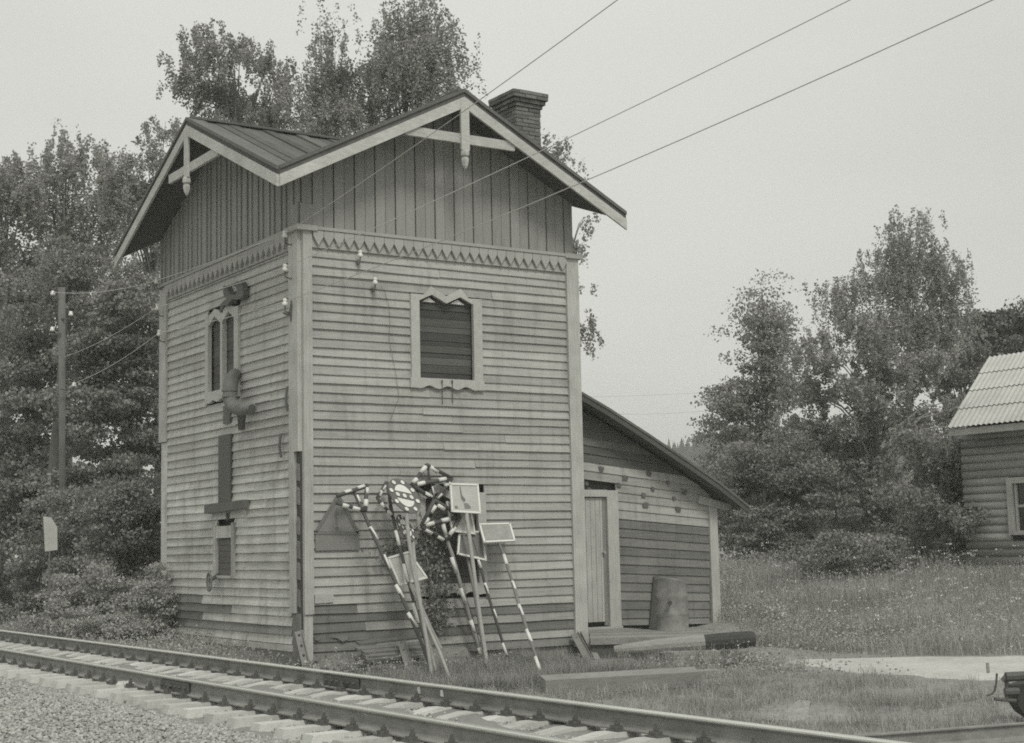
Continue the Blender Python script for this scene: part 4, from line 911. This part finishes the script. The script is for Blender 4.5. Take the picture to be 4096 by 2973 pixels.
# ---------------------------------------------------------------- house at the right
HX = 18.0
house = thing('log_house', 'log house with a pale corrugated roof at the right edge', 'house', (HX+2, -3, .8))
yL = float(hit((3850, 1900), 0, HX)[1]); zE_ = float(hit((4096, 1700), 0, HX)[2])
yR = yL-11
part(MB().box(HX+.12, HX+6, yR, yL-.1, .3, zE_+.1), 'inner_wall', M['core'], house)
part(MB().box(HX-.08, HX+.1, yR, yL, .4, .88), 'plinth', M['stone'], house)
wy1, wy0 = float(hit(gh(520, 900), 0, HX)[1]), float(hit(gh(520, 900), 0, HX)[1])-1.35; wz1, wz0 = float(hit(gh(540, 880), 0, HX)[2]), float(hit(gh(545, 1240), 0, HX)[2])
z = .98; lr = .1
while z < zE_:
    for (p, q) in (((yR, wy0), (wy1, yL)) if wz0-.05 < z < wz1+.03 else ((yR, yL),)):
        if z > 0: b = MB(); b.tube([(HX+.07, p, z), (HX+.07, q, z)], lr+random.uniform(-.004, .006), 8); b.emit('log', M['log'], house, smooth=True)
    z += .185
fr = sub(house, part(MB().box(HX-.08, HX+.06, wy1-.16, wy1, wz0, wz1), 'window_frame', M['post'], house))
part(MB().box(HX-.08, HX+.06, wy0, wy0+.16, wz0, wz1), 'frame_side', M['post'], fr); part(MB().box(HX-.09, HX+.06, wy0+.16, wy1-.16, wz1-.14, wz1), 'frame_head', M['post'], fr); part(MB().box(HX-.12, HX+.06, wy0+.16, wy1-.16, wz0, wz0+.1), 'frame_sill', M['post'], fr)
part(MB().box(HX+.02, HX+.03, wy0+.16, wy1-.16, wz0+.1, wz1-.14), 'pane', M['glass'], fr)
for yb in (wy1-.22, (wy0+wy1)/2): part(MB().box(HX-.03, HX+.018, yb-.03, yb+.03, wz0+.1, wz1-.14), 'glazing_bar', M['frame'], fr)
part(MB().box(HX-.03, HX+.017, wy0+.16, wy1-.25, (wz0+wz1)/2-.03, (wz0+wz1)/2+.03), 'glazing_bar', M['frame'], fr)
# corrugated roof slope
eL = hit((3790, 1712), 0, HX-.55); rl = V(HX-.55, eL[1], eL[2]); run = 3.6; rise = None
tp = hit((3955, 1428), 0, HX+3.0); rise = tp[2]-eL[2]; yTop = float(tp[1]); nW = 150
for s0 in range(4):
    vs = []; t0, t1 = s0/4, (s0+1)/4
    ysn = np.linspace(0, 11.5, nW*3)
    for tt, dz in ((t0-.012, .025), (t1, 0)):
        for yy in ysn:
            sh = (yTop-eL[1])*tt
            vs.append((HX-.55+tt*3.55, eL[1]+sh-yy, eL[2]+rise*tt+dz+.015*math.sin(yy*2*math.pi/.15)))
    m_ = len(ysn); fs = [(i, i+1, m_+i+1, m_+i) for i in range(m_-1)]
    b = MB(); b.add(vs, fs); o = b.emit('roof_sheet_row', M['slate'], house)
part(MB().beam((HX-.5, eL[1], eL[2]-.12), (HX-.5, eL[1]-11.5, eL[2]-.12), .04, .16), 'eave_fascia', M['post'], house)
part(MB().prism([(HX-.5, eL[1], eL[2]-.1), (HX+.1, eL[1], eL[2]-.04), (HX+.1, eL[1]-11.5, eL[2]-.04), (HX-.5, eL[1]-11.5, eL[2]-.1)], (0, 0, -.03)), 'eave_soffit', M['dark'], house)
part(MB().prism([(HX+.1, yL, zE_), (HX+5.9, yL, zE_), (HX+3, yL, eL[2]+rise-.05)], (0, -.1, 0)), 'gable_wall', M['log'], house)
part(MB().prism([(HX+3, eL[1]+(yTop-eL[1]), eL[2]+rise-.02), (HX+6.5, eL[1], eL[2]), (HX+6.5, eL[1]-11.5, eL[2]), (HX+3, eL[1]-11.5, eL[2]+rise-.02)], (0, 0, -.05)), 'rear_slope', M['slate'], house)

# ---------------------------------------------------------------- switch stand at the right edge, rails in the grass
SD = 17.2
sw = thing('switch_stand', 'black iron track lever stand at the right edge of the grass', 'lever stand', tuple(at(gsw(800, 1300), SD)*V(1, 1, 0)+V(0, 0, -.25)))
b = MB(); b.tube([at(gsw(*q), SD) for q in ((540, 845), (530, 960), (515, 1040), (480, 1080), (425, 1100))], .012, 6); b.emit('bent_rod', M['iron'], sw)
for a, c, r_ in (((600, 930), (640, 885), .03), ((640, 885), (960, 870), .055), ((630, 1055), (790, 1050), .045), ((650, 930), (652, 1160), .022), ((510, 1135), (760, 1160), .022)):
    MB().tube([at(gsw(*a), SD), at(gsw(*c), SD)], r_, 8).emit('lever_bar', M['iron'], sw)
A_, C_ = at(gsw(790, 1020), SD), at(gsw(960, 1330), SD); MB().prism([at(gsw(*q), SD) for q in ((775, 1000), (980, 940), (980, 1400), (850, 1310), (780, 1200))], _F*V(1, 1, 0)*.35).emit('lever_base', M['tar'], sw)
MB().tube([at(gsw(430, 720), SD), at(gsw(440, 840), SD)], .02, 8).emit('lamp_peg', M['poleg'], sw)
def rail_piece(name, label, a, c):
    a = V(*a); c = V(*c); d_ = (c-a)/np.linalg.norm(c-a); sd = V(-d_[1], d_[0], 0)
    t = MB().prism([a+sd*x+V(0, 0, z-.18) for x, z in prof+[]]+[], c-a)
    o = t.emit(name, M['railside']); MB_h = MB().prism([a+sd*x+V(0, 0, z) for x, z in ((-.037, -.02), (.037, -.02), (.03, .002), (-.03, .002))], c-a)
    return tag(o, label, 'rail')
rail_piece('old_rail', 'single old rail half hidden in the grass at the lower right', hit(g8(700, 1602), 2, .06), hit(g8(2100, 1497), 2, .06))
rail_piece('siding_rail', 'short length of rail behind the bushes at the left edge', hit((-500, 2438), 2, .2), hit((260, 2452), 2, .2))

# ---------------------------------------------------------------- vegetation
def leaves(P, size, up=.3):
    """diamond leaves at points P with sizes; returns verts, faces"""
    n = len(P); a = rng.normal(size=(n, 3)); a /= np.linalg.norm(a, axis=1)[:, None]; c = rng.normal(size=(n, 3)); c[:, 2] += up
    c = np.cross(a, c); c /= np.linalg.norm(c, axis=1)[:, None]+1e-9; s_ = size[:, None]
    v = np.stack([P-a*s_*.5, P+c*s_*.36, P+a*s_*.5, P-c*s_*.36], 1)
    return v.reshape(-1, 3), np.arange(n*4).reshape(n, 4)
def tree(name, label, base, trunk_top, blobs, mleaf, mbark, nleaf, lsize, droop=0., r0=.16, group=None, clump=.28, lean=None, dens=.8, cat='tree'):
    """blobs: list of (center, rx, rz): crown lobes; limbs reach into them, leaves hang in sprays from the limb ends"""
    base = V(*base); tt = V(*trunk_top); t = thing(name, label, cat, tuple(base), group)
    ks = np.linspace(0, 1, 9); wob = rng.normal(size=3)*.12*V(1, 1, 0)
    tt = base+(tt-base)*.93; TP = [base+(tt-base)*k+wob*math.sin(k*3.1)*2*(1-k)+wob[::-1]*V(1, 1, 0)*math.sin(k*7)*.4 for k in ks]
    b = MB().tube(TP, [r0*(1-k)**.8+.008 for k in ks], 8); tr = sub(t, b.emit('trunk', mbark, t, smooth=True))
    vol = np.array([r_*r_*h for _, r_, h in blobs]); vol = vol**.8; share = vol/vol.sum()
    LP = []; LB = MB()
    for (c, r_, h), sh in zip(blobs, share):
        c = V(*c); nl = int(nleaf*sh*(.85 if droop > 0 else 1)); ntip = max(5, int((r_*h)**.8*4.0*dens)+4); per = max(1, nl//ntip)
        for _ in range(ntip):
            d_ = rng.normal(size=3); d_ /= np.linalg.norm(d_); rad = rng.random()**.42; tip = c+d_*V(r_, r_, h)*rad+V(0, 0, droop*.3)
            # limb from the trunk
            kk = np.clip((tip[2]-base[2])/(tt[2]-base[2]+1e-6)*.78-rng.random()*.12, .08, .97); s0 = TP[0]+(TP[-1]-TP[0])*kk
            i0 = int(kk*8); s0 = TP[i0]+(TP[min(i0+1, 8)]-TP[i0])*(kk*8-i0)
            md = s0+(tip-s0)*.5+V(0, 0, .12*np.linalg.norm(tip-s0))
            if rng.random() < .5: LB.tube([s0, md, tip], [.035, .022, .006], 4, False)
            if droop > 0:
                ns = max(2, per//48); 
                for _s in range(ns):
                    o0 = tip+rng.normal(size=3)*V(.5, .5, .2)*max(.6, r_*.28); ln = droop*rng.uniform(.35, 1.15); m_ = per//ns
                    tt_ = rng.random(m_)**1.15; drift = rng.normal(size=2)*.2
                    pp = o0+np.stack([drift[0]*tt_**.5*ln, drift[1]*tt_**.5*ln, -tt_*ln], 1)+rng.normal(size=(m_, 3))*V(.055, .055, .05); LP.append(pp)
            else:
                sub_ = 3
                for _s in range(sub_):
                    cc_ = tip+rng.normal(size=3)*clump*1.1; m_ = per//sub_; g = rng.normal(size=(m_, 3)); g /= np.linalg.norm(g, axis=1)[:, None]
                    g *= (rng.random((m_, 1))**.5)*clump*V(1.35, 1.35, .55)*rng.uniform(.7, 1.4); LP.append(cc_+g)
    if LB.v: LB.emit('limbs', mbark, tr)
    LP = np.concatenate(LP); v, f = leaves(LP, rng.uniform(.6, 1.25, len(LP))*lsize*.74)
    npmesh('crown', v, f, mleaf, t); return t
def BL(dep, L_):
    """(x,y,rx,ry) in half-size photo pixels -> lobes at a real distance"""
    k = 1.806/FPX*dep; return [(at(dd(x, y), dep+random.uniform(-.6, .6)), rx*k, ry*k) for x, y, rx, ry in L_]
def gpos(x, dep, z=None):
    p = at(dd(x, 1200), dep); return (p[0], p[1], float(gh_(p[0], p[1]))-.05 if z is None else z)
# behind the tower
tree('birch_tree', 'leafy birch rising behind the left gable of the tower', gpos(540, 46), at(dd(520, 70), 46), BL(46, [(470, 115, 60, 50), (430, 195, 42, 55), (530, 140, 55, 55), (600, 165, 45, 55), (510, 230, 95, 70), (595, 250, 60, 60), (450, 245, 40, 50), (560, 300, 80, 30), (640, 210, 20, 30)]), M['birch'], M['bark'], 30000, .13, droop=.75, r0=.2, dens=.8)
tree('birch_tree', 'slender birch with a leaning tip behind the roof valley', gpos(740, 44), at(dd(712, 50), 44), BL(44, [(712, 60, 14, 38), (725, 115, 24, 40), (765, 165, 45, 55), (690, 170, 22, 40), (730, 230, 50, 60), (785, 250, 45, 60), (700, 290, 45, 35), (690, 240, 22, 40)]), M['birch'], M['bark'], 19000, .12, droop=1.1, r0=.16)
tree('birch_tree', 'tall weeping birch whose top leaves the frame behind the front gable', gpos(880, 44), at(dd(905, 20), 44), BL(44, [(905, 15, 30, 28), (930, 60, 45, 30), (880, 90, 40, 40), (840, 95, 30, 30), (985, 100, 35, 45), (950, 150, 55, 60), (870, 170, 50, 80), (825, 190, 32, 80), (985, 185, 32, 45), (930, 220, 50, 40), (860, 270, 50, 40)]), M['birch'], M['bark'], 32000, .12, droop=1.25, r0=.2, dens=.9)
tree('birch_tree', 'thin birch with sparse twigs showing right of the tower and chimney', gpos(1225, 38), at(dd(1240, 310), 38), BL(38, [(1236, 325, 14, 28), (1222, 370, 18, 30), (1262, 370, 12, 14), (1282, 500, 12, 26), (1268, 560, 18, 40), (1278, 640, 12, 26), (1270, 730, 22, 34)]), M['birch'], M['bark'], 3600, .12, droop=.5, r0=.07)
# left group
tree('birch_tree', 'large drooping birch at upper left beyond the pole', gpos(150, 50), at(dd(140, 310), 50), BL(50, [(140, 325, 45, 30), (110, 380, 60, 45), (190, 370, 50, 45), (210, 450, 75, 60), (110, 470, 80, 70), (80, 570, 90, 75), (230, 560, 80, 80), (150, 660, 110, 90), (250, 680, 80, 80)]), M['birch'], M['bark'], 50000, .15, droop=1.5, r0=.26, dens=.9)
tree('birch_tree', 'dense birch crown cut by the left edge of the picture', gpos(20, 48), at(dd(15, 360), 48), BL(48, [(15, 380, 50, 40), (40, 440, 50, 50), (-5, 500, 60, 80), (20, 640, 70, 90), (30, 780, 70, 90)]), M['birch'], M['bark'], 36000, .14, droop=1.2, r0=.22)
tree('birch_tree', 'light birch between the drooping birch and the left gable', gpos(330, 45), at(dd(350, 290), 45), BL(45, [(360, 300, 30, 25), (345, 350, 30, 35), (270, 375, 40, 28), (310, 420, 45, 45), (260, 440, 40, 50), (330, 520, 50, 70), (300, 610, 60, 70)]), M['birch'], M['bark'], 26000, .12, droop=.7, r0=.14)
tree('maple_tree', 'dense dark broadleaf tree between the pole and the tower wall', gpos(280, 41), at(dd(270, 740), 41), BL(41, [(300, 700, 75, 70), (230, 790, 75, 80), (320, 800, 70, 90), (250, 900, 95, 85), (330, 930, 60, 90), (270, 1020, 100, 80), (200, 1080, 80, 70)]), M['leafd'], M['bark'], 56000, .15, droop=0, r0=.2, clump=.42, dens=1.1)
tree('maple_tree', 'dark broadleaf tree left of the pole', gpos(60, 44), at(dd(60, 800), 44), BL(44, [(80, 740, 70, 80), (30, 860, 80, 90), (110, 900, 60, 80), (50, 980, 95, 80), (110, 1060, 70, 80), (30, 1110, 80, 80), (80, 1190, 90, 70), (20, 1260, 60, 50)]), M['leafd'], M['bark'], 56000, .16, droop=0, r0=.2, clump=.45, dens=1.1)
tree('dark_trunk_tree', 'tree with a thick dark trunk standing just behind the pole', gpos(148, 42), at(dd(146, 560), 42), BL(42, [(150, 600, 60, 60), (180, 680, 60, 60)]), M['leafd'], M['bark'], 9000, .14, droop=0, r0=.42, clump=.4)
# understorey
def bush(name, label, dep, L_, n, ls, m='leafd', **k):
    b0 = L_[0]; return tree(name, label, gpos(sum(b[0] for b in L_)/len(L_), dep), at(dd(b0[0], b0[1]), dep), BL(dep, L_), M[m], M['bark'], n, ls, r0=.04, cat='shrub', **k)
bush('leafy_shrub', 'large leafy shrub against the far end of the left wall', 33.5, [(300, 1130, 70, 55), (350, 1180, 25, 70), (240, 1150, 70, 55), (280, 1220, 95, 60), (340, 1270, 30, 60), (200, 1250, 70, 50)], 34000, .105, clump=.3, dens=1.6)
bush('leafy_shrub', 'low spreading shrub beside the rail below the white board', 31.5, [(250, 1300, 70, 50), (180, 1330, 60, 40), (320, 1330, 50, 45), (130, 1365, 50, 25), (260, 1370, 90, 30), (345, 1385, 25, 22)], 26000, .085, m='weed', clump=.25, dens=1.8)
bush('leafy_shrub', 'shrub with overhanging boughs by the foot of the pole', 35.2, [(170, 1130, 60, 40), (110, 1230, 60, 50), (60, 1320, 60, 50), (190, 1200, 60, 50)], 20000, .11, clump=.32, dens=1.4)
bush('leafy_shrub', 'ragged low shrub between the rail and the left corner of the tower', 30.0, [(300, 1375, 60, 28), (345, 1340, 28, 40), (230, 1395, 60, 20), (160, 1392, 50, 18), (350, 1400, 22, 18)], 22000, .08, m='weed', clump=.2, dens=2.2)
# right group
tree('alder_tree', 'conical light alder rising left of the tall birch', gpos(1690, 48), at(dd(1690, 625), 48), BL(48, [(1692, 640, 14, 20), (1690, 680, 30, 30), (1710, 720, 45, 35), (1665, 740, 45, 35), (1700, 790, 65, 45), (1650, 830, 55, 45), (1720, 860, 65, 55), (1650, 900, 70, 50), (1620, 950, 50, 40), (1690, 970, 80, 55), (1640, 1040, 80, 60), (1720, 1060, 80, 60)]), M['birch'], M['bark'], 36000, .14, droop=0, r0=.17, clump=.4, dens=1.0)
tree('birch_tree', 'tall weeping birch standing highest in the right group', gpos(2000, 56), at(dd(2015, 515), 56), BL(56, [(1985, 520, 26, 22), (2045, 520, 32, 20), (1935, 600, 34, 34), (2100, 600, 26, 30), (2115, 720, 26, 60), (2005, 590, 45, 45), (2060, 590, 40, 50), (2085, 660, 40, 60), (1990, 660, 50, 55), (2060, 740, 60, 60), (1855, 650, 34, 40), (1880, 690, 34, 40), (1960, 740, 60, 50), (2125, 640, 16, 16)]), M['birch'], M['bbark'], 46000, .14, droop=1.6, r0=.22, dens=.75)
tree('birch_tree', 'broad birch with a pale trunk before the tall birch', gpos(1945, 43), at(dd(1930, 700), 43), BL(43, [(1930, 740, 60, 50), (1850, 800, 70, 55), (1960, 830, 80, 60), (2040, 820, 60, 60), (1880, 900, 95, 60), (2040, 920, 80, 70), (1960, 1000, 100, 70), (2080, 1020, 60, 70), (1840, 1000, 80, 60), (1900, 1110, 90, 50), (2010, 1130, 80, 60), (1830, 1140, 60, 50), (1795, 870, 45, 50), (1780, 950, 60, 55), (1790, 1050, 60, 50), (2120, 920, 45, 50)]), M['birch'], M['bbark'], 76000, .13, droop=.5, r0=.13, dens=1.0)
tree('rowan_tree', 'low dark broadleaf tree right of the shed roof', gpos(1690, 41), at(dd(1690, 1000), 41), BL(41, [(1640, 1030, 60, 50), (1720, 1060, 70, 55), (1650, 1120, 50, 60), (1740, 1150, 75, 60), (1680, 1200, 60, 40), (1800, 1080, 70, 60)]), M['leafd'], M['bark'], 36000, .12, droop=0, r0=.1, clump=.35, dens=1.2)
tree('young_birch', 'young birch with a thin leaning pale trunk in front of the house', gpos(2075, 37), at(dd(2085, 960), 37), BL(37, [(2060, 1000, 50, 45), (2100, 1070, 55, 50), (2050, 1110, 55, 50), (2130, 1150, 55, 55), (2070, 1200, 60, 45), (2120, 1010, 45, 40), (2150, 1090, 40, 50)]), M['birch'], M['bbark'], 34000, .12, droop=.35, r0=.085, dens=1.1)
bush('leafy_shrub', 'rounded dark shrub in the tall grass below the pale-trunk birch', 35.5, [(1860, 1220, 60, 35), (1800, 1260, 50, 35), (1890, 1275, 85, 40), (1950, 1255, 50, 45), (1830, 1300, 40, 25)], 26000, .1, clump=.28, dens=1.5)
bush('leafy_shrub', 'low shrub in the weeds before the log house', 38, [(2180, 1290, 60, 30), (2100, 1280, 50, 30), (2240, 1310, 50, 25)], 13000, .1, m='weed', clump=.28, dens=1.5)
tree('maple_tree', 'dark broadleaf thicket in the shade behind the pale trunk', gpos(1860, 62), at(dd(1860, 900), 62), BL(62, [(1650, 1090, 80, 60), (1780, 1080, 80, 80), (1900, 1100, 80, 80), (2010, 1100, 80, 80), (2120, 1080, 60, 80), (1700, 1170, 90, 50), (1850, 1180, 90, 50), (2000, 1180, 90, 50), (1560, 1120, 50, 40), (1550, 1180, 50, 40)]), M['leafd'], M['bark'], 36000, .24, droop=0, r0=.2, clump=.6, dens=1.1)
def pinet(label, x, ytop, dep, L_, n):
    return tree('pine_tree', label, gpos(x, dep), at(dd(x, ytop), dep), BL(dep, L_), M['pine'], M['bark'], n, .2, droop=0, r0=.2, clump=.5, dens=1.1)
pinet('dark pine behind the ridge of the log house', 2240, 700, 62, [(2245, 715, 35, 20), (2210, 735, 45, 22), (2255, 750, 50, 25), (2195, 775, 45, 22), (2240, 790, 60, 25)], 20000)
tree('birch_tree', 'shaded birch beside the gable of the log house', gpos(2140, 58), at(dd(2140, 740), 58), BL(58, [(2140, 780, 35, 40), (2150, 850, 50, 60), (2110, 900, 60, 80), (2170, 780, 30, 25)]), M['leafd'], M['bark'], 20000, .15, droop=.4, r0=.13)
# vine by the signs
vine = thing('climbing_plant', 'leafy climbing plant growing up the wall behind the signs', 'plant', (2.2, -.25, -.3))
b = MB(); LP = []
for pts in (((905, 1180), (880, 1000), (860, 850), (835, 700), (830, 600), (850, 480), (900, 400)), ((930, 1160), (900, 1000), (930, 930), (990, 960)), ((860, 800), (930, 760)), ((640, 690), (600, 660), (560, 650)), ((840, 620), (780, 640), (700, 650), (640, 660))):
    P = [hit(g5(*q), 1, -.22) for q in pts]; b.tube(P, .012, 5)
    for i in range(len(P)-1):
        m_ = int(np.linalg.norm(P[i+1]-P[i])*240)+20; t_ = rng.random((m_, 1)); LP.append(P[i]+(P[i+1]-P[i])*t_+rng.normal(size=(m_, 3))*V(.13, .07, .10))
b.emit('stem', M['weed'], vine); LP = np.concatenate(LP); v, f = leaves(LP, rng.uniform(.05, .1, len(LP))); npmesh('foliage', v, f, M['leafd'], vine)

# ---- grass
def grass(name, label, P, h, wd, m, bend=.45):
    n = len(P); an = rng.uniform(0, 2*math.pi, n); dx = np.stack([np.cos(an), np.sin(an), 0*an], 1); wn = np.stack([-np.sin(an), np.cos(an), 0*an], 1)
    bd = rng.normal(size=(n, 1))*bend; hh = h[:, None]; ww = wd[:, None]/2; up = V(0, 0, 1)
    a0 = P-wn*ww; a1 = P+wn*ww; mid = P+up*hh*.55+dx*hh*bd*.3; b0 = mid-wn*ww*.8; b1 = mid+wn*ww*.8; tp = P+up*hh*(1-.25*np.abs(bd))+dx*hh*bd
    v = np.stack([a0, a1, b1, b0, tp, tp+wn*.001], 1).reshape(-1, 3); i = np.arange(n)[:, None]*6
    f = np.concatenate([i+np.array([[0, 1, 2, 3]]), i+np.array([[3, 2, 5, 4]])]); return tag(npmesh(name, v, f, m), label, kind='stuff')
def scatter(n, x0, x1, y0, y1, f=None):
    x = rng.uniform(x0, x1, n); y = rng.uniform(y0, y1, n); k = np.ones(n, bool)
    k &= ~((x > -.05) & (x < 5.8) & (y > -.05))                # under the tower
    k &= ~((x > 5.7) & (x < 10.3) & (y > -.35) & (y < 5)); e_ = (x+10.99)*.5476+(y+23.09)*.8286; k &= ~((x > 4.3) & (e_ > 21.6) & (e_ < 30) & (x < 8.6) & (rng.random(n) < np.where(e_ > 25.2, .93, .45)) & (y < 1))      # under the shed and landing
    k &= x > -2.55
    if f is not None: k &= f(x, y)
    x, y = x[k], y[k]; return np.stack([x, y, gh_(x, y)-.01], 1)
def noroad(x, y):
    k = road_out(x, y) > np.abs(rng.normal(size=len(x)))*.22-.25*(rng.random(len(x)) < .3)
    k &= (((x-2.1)/1.0)**2+((y+9.2)/.5)**2 > 1) | (rng.random(len(x)) < .4)
    return k
P = scatter(190000, -2.5, 9, -17, -.1, lambda x, y: noroad(x, y) & (rng.random(len(x)) < np.clip(.55+.6*np.sin(x*1.7+y*.9)*np.sin(y*1.3-x*.4), .12, 1)))
hh = rng.uniform(.035, .11, len(P))*(1+.9*(np.sin(P[:, 0]*2.3)*np.sin(P[:, 1]*1.9+1) > .35))
grass('grass', 'short meadow grass between the track and the road', P, hh, rng.uniform(.004, .009, len(P)), M['grass'], .7)
P = scatter(30000, -.3, 9.5, -4.5, -.05, lambda x, y: noroad(x, y) & ((x < 4.2) | (rng.random(len(x)) < .06)) & (rng.random(len(x)) < np.clip(.3+.9*np.sin(x*2.9+y)*np.sin(y*3.1), .08, 1)))
grass('tall_grass', 'taller rank grass along the foot of the tower and around the timbers', P, rng.uniform(.1, .34, len(P)), rng.uniform(.006, .011, len(P)), M['grass'], .8)
P = scatter(150000, 7, 24, -14, 12, noroad); P = P[P[:, 0]+.35*P[:, 1] > 6.6]
grass('meadow_grass', 'tall weedy meadow beyond the sandy road', P, rng.uniform(.12, .5, len(P))*(.65+.7*(np.sin(P[:, 0]*1.1+P[:, 1]*.7)*np.sin(P[:, 1]*1.3-P[:, 0]*.4)+.3).clip(0, 1)), rng.uniform(.006, .013, len(P)), M['mead'], .9)
C0 = np.repeat(scatter(800, .2, 6.2, -4.4, -.2), 45, 0); C0[:, :2] += rng.normal(size=(len(C0), 2))*.06; C0[:, 2] = gh_(C0[:, 0], C0[:, 1])-.01
grass('wall_grass', 'ragged grass tufts under the leaning signs', C0, rng.uniform(.1, .36, len(C0)), rng.uniform(.005, .01, len(C0)), M['grass'], .9)
C0 = np.repeat(np.concatenate([scatter(420, -2.2, 7, -15.5, -4, noroad), scatter(160, -2.3, -1.0, -12, 6), scatter(120, 4.5, 8.5, -6, -3.6, noroad)]), 40, 0); C0[:, :2] += rng.normal(size=(len(C0), 2))*.07; C0[:, 2] = gh_(C0[:, 0], C0[:, 1])-.01
grass('clump_grass', 'coarse grass clumps beside the rail and in the yard', C0, rng.uniform(.06, .26, len(C0)), rng.uniform(.005, .01, len(C0)), M['mead'], 1.0)
P = scatter(30000, -2.5, 0.1, -2, 14)
grass('verge_grass', 'thin grass between the rail and the left wall', P, rng.uniform(.05, .16, len(P))*(1+(P[:, 1] > 7)), rng.uniform(.006, .012, len(P)), M['grass'])
# weeds: leafy ground cover
def weeds(name, label, P, sp_, h, ls, m, per=14):
    c = np.repeat(P, per, 0); Q = c+rng.normal(size=c.shape)*V(sp_, sp_, 0); Q[:, 2] += np.abs(rng.normal(size=len(Q)))*h
    v, f = leaves(Q, rng.uniform(.6, 1.3, len(Q))*ls, 1.2); return tag(npmesh(name, v, f, m), label, kind='stuff')
P = np.concatenate([scatter(1600, 4.3, 8.8, -7.5, -1.5, lambda x, y: noroad(x, y) & ((x+10.99)*.5476+(y+23.09)*.8286 < 25) & (x+.3*y > 3.4)), scatter(900, 8.3, 11.5, -4.2, 3, noroad)]); weeds('verge_weeds', 'rank weeds at the right end of the timbers', P, .13, .16, .045, M['weed'], 20)
P = scatter(2600, 7.5, 24, -13, 10, noroad); P = P[P[:, 0]+.35*P[:, 1] > 7.2]; weeds('meadow_weeds', 'leafy weeds in the tall meadow', P, .2, .22, .05, M['weed'], 26)
P = scatter(1500, -1.4, 8.5, -6.5, -.1, noroad); weeds('ground_weeds', 'small leafy weeds in the grass by the signs', P, .12, .05, .028, M['grass'])
P = np.concatenate([scatter(1500, -2.4, .0, -1.5, 13), scatter(900, -1.0, -.05, 3.5, 9), scatter(700, -.2, 3.0, -1.6, -.1)]); weeds('verge_weeds', 'small leafy weeds along the foot of the tower', P, .11, .13, .045, M['weed'])
def flowers(name, label, P, h, r_):
    n = len(P); top = P.copy(); top[:, 2] += h; m_ = 9
    Q = np.repeat(top, m_, 0)+rng.normal(size=(n*m_, 3))*V(r_, r_, r_*.25); v, f = leaves(Q, rng.uniform(.5, 1.1, len(Q))*r_*.9, 2.5)
    return tag(npmesh(name, v, f, M['flower']), label, kind='stuff')
P = scatter(520, 7.5, 23, -12, 8, noroad); P = P[P[:, 0]+.35*P[:, 1] > 7.0]; flowers('umbel_flowers', 'white umbel flowers scattered over the meadow', P, rng.uniform(.45, .85, len(P)), .045)
P = np.stack([rng.uniform(-.5, 1.9, 90), rng.uniform(-1.6, -.6, 90), np.zeros(90)], 1); P[:, 2] = gh_(P[:, 0], P[:, 1]); flowers('small_flowers', 'small white flowers by the tower corner and plank pile', P, rng.uniform(.12, .4, 90), .02)
# distant wooded hill
n = 5200; px_ = rng.uniform(700, 2400, n); dep = rng.uniform(230, 330, n); PP = []
for i in range(n):
    p = at(dd(px_[i], 1200), dep[i]); PP.append(p)
PP = np.array(PP); gz_ = 2+ (dep-225)*.17; zt = gz_+5+3.2*rng.random(n)+1.2*np.sin(px_*.02)-.004*np.abs(px_-1750)*(px_ < 1750)
def cones(P, top, r_, m, name, label):
    n = len(P); k = 7; an = np.linspace(0, 2*math.pi, k+1)[:-1]; h0 = np.maximum(top-6, .5)
    ringv = np.stack([P[:, 0:1]+r_[:, None]*np.cos(an)*rng.uniform(.6, 1.2, (n, k)), P[:, 1:2]+r_[:, None]*np.sin(an)*rng.uniform(.6, 1.2, (n, k)), np.repeat(h0[:, None]-3, k, 1)+rng.uniform(-2, 1, (n, k))], -1)
    ap = np.stack([P[:, 0], P[:, 1], top], -1)[:, None]; v = np.concatenate([ringv, ap], 1).reshape(-1, 3); i = np.arange(n)[:, None, None]*(k+1)
    f = (i+np.array([[j, (j+1) % k, k] for j in range(k)])[None]).reshape(-1, 3); return tag(npmesh(name, v, f, m), label, kind='stuff')
cones(PP, zt, rng.uniform(1.5, 3.2, n), M['hill'], 'far_forest', 'distant wooded ridge seen between the shed and the trees')
hx = np.linspace(600, 2500, 40); vs = []; 
for j, (dp, z) in enumerate(((225, .5), (240, 3), (300, 13), (340, 19))):
    for x in hx: p = at(dd(x, 1200), dp); vs.append((p[0], p[1], z))
fs = [(j*40+i, j*40+i+1, (j+1)*40+i+1, (j+1)*40+i) for j in range(3) for i in range(39)]
tag(MB().add(vs, fs).emit('hill', M['hill']), 'low wooded hill on the horizon', kind='structure')

# ---------------------------------------------------------------- thin summer haze over the whole place
hm = D.materials.new('haze'); hm.use_nodes = True; t = hm.node_tree; t.nodes.clear()
pv = N(t, 'ShaderNodeVolumePrincipled'); pv.inputs['Density'].default_value = HAZE; pv.inputs['Color'].default_value = (.985, 1, .93, 1); pv.inputs['Anisotropy'].default_value = 0
mo = N(t, 'ShaderNodeOutputMaterial'); t.links.new(pv.outputs[0], mo.inputs['Volume'])
hb = MB().box(-720, 720, -320, 920, -2.5, 40).emit('haze', hm); tag(hb, 'thin pale haze over the whole scene', kind='stuff')
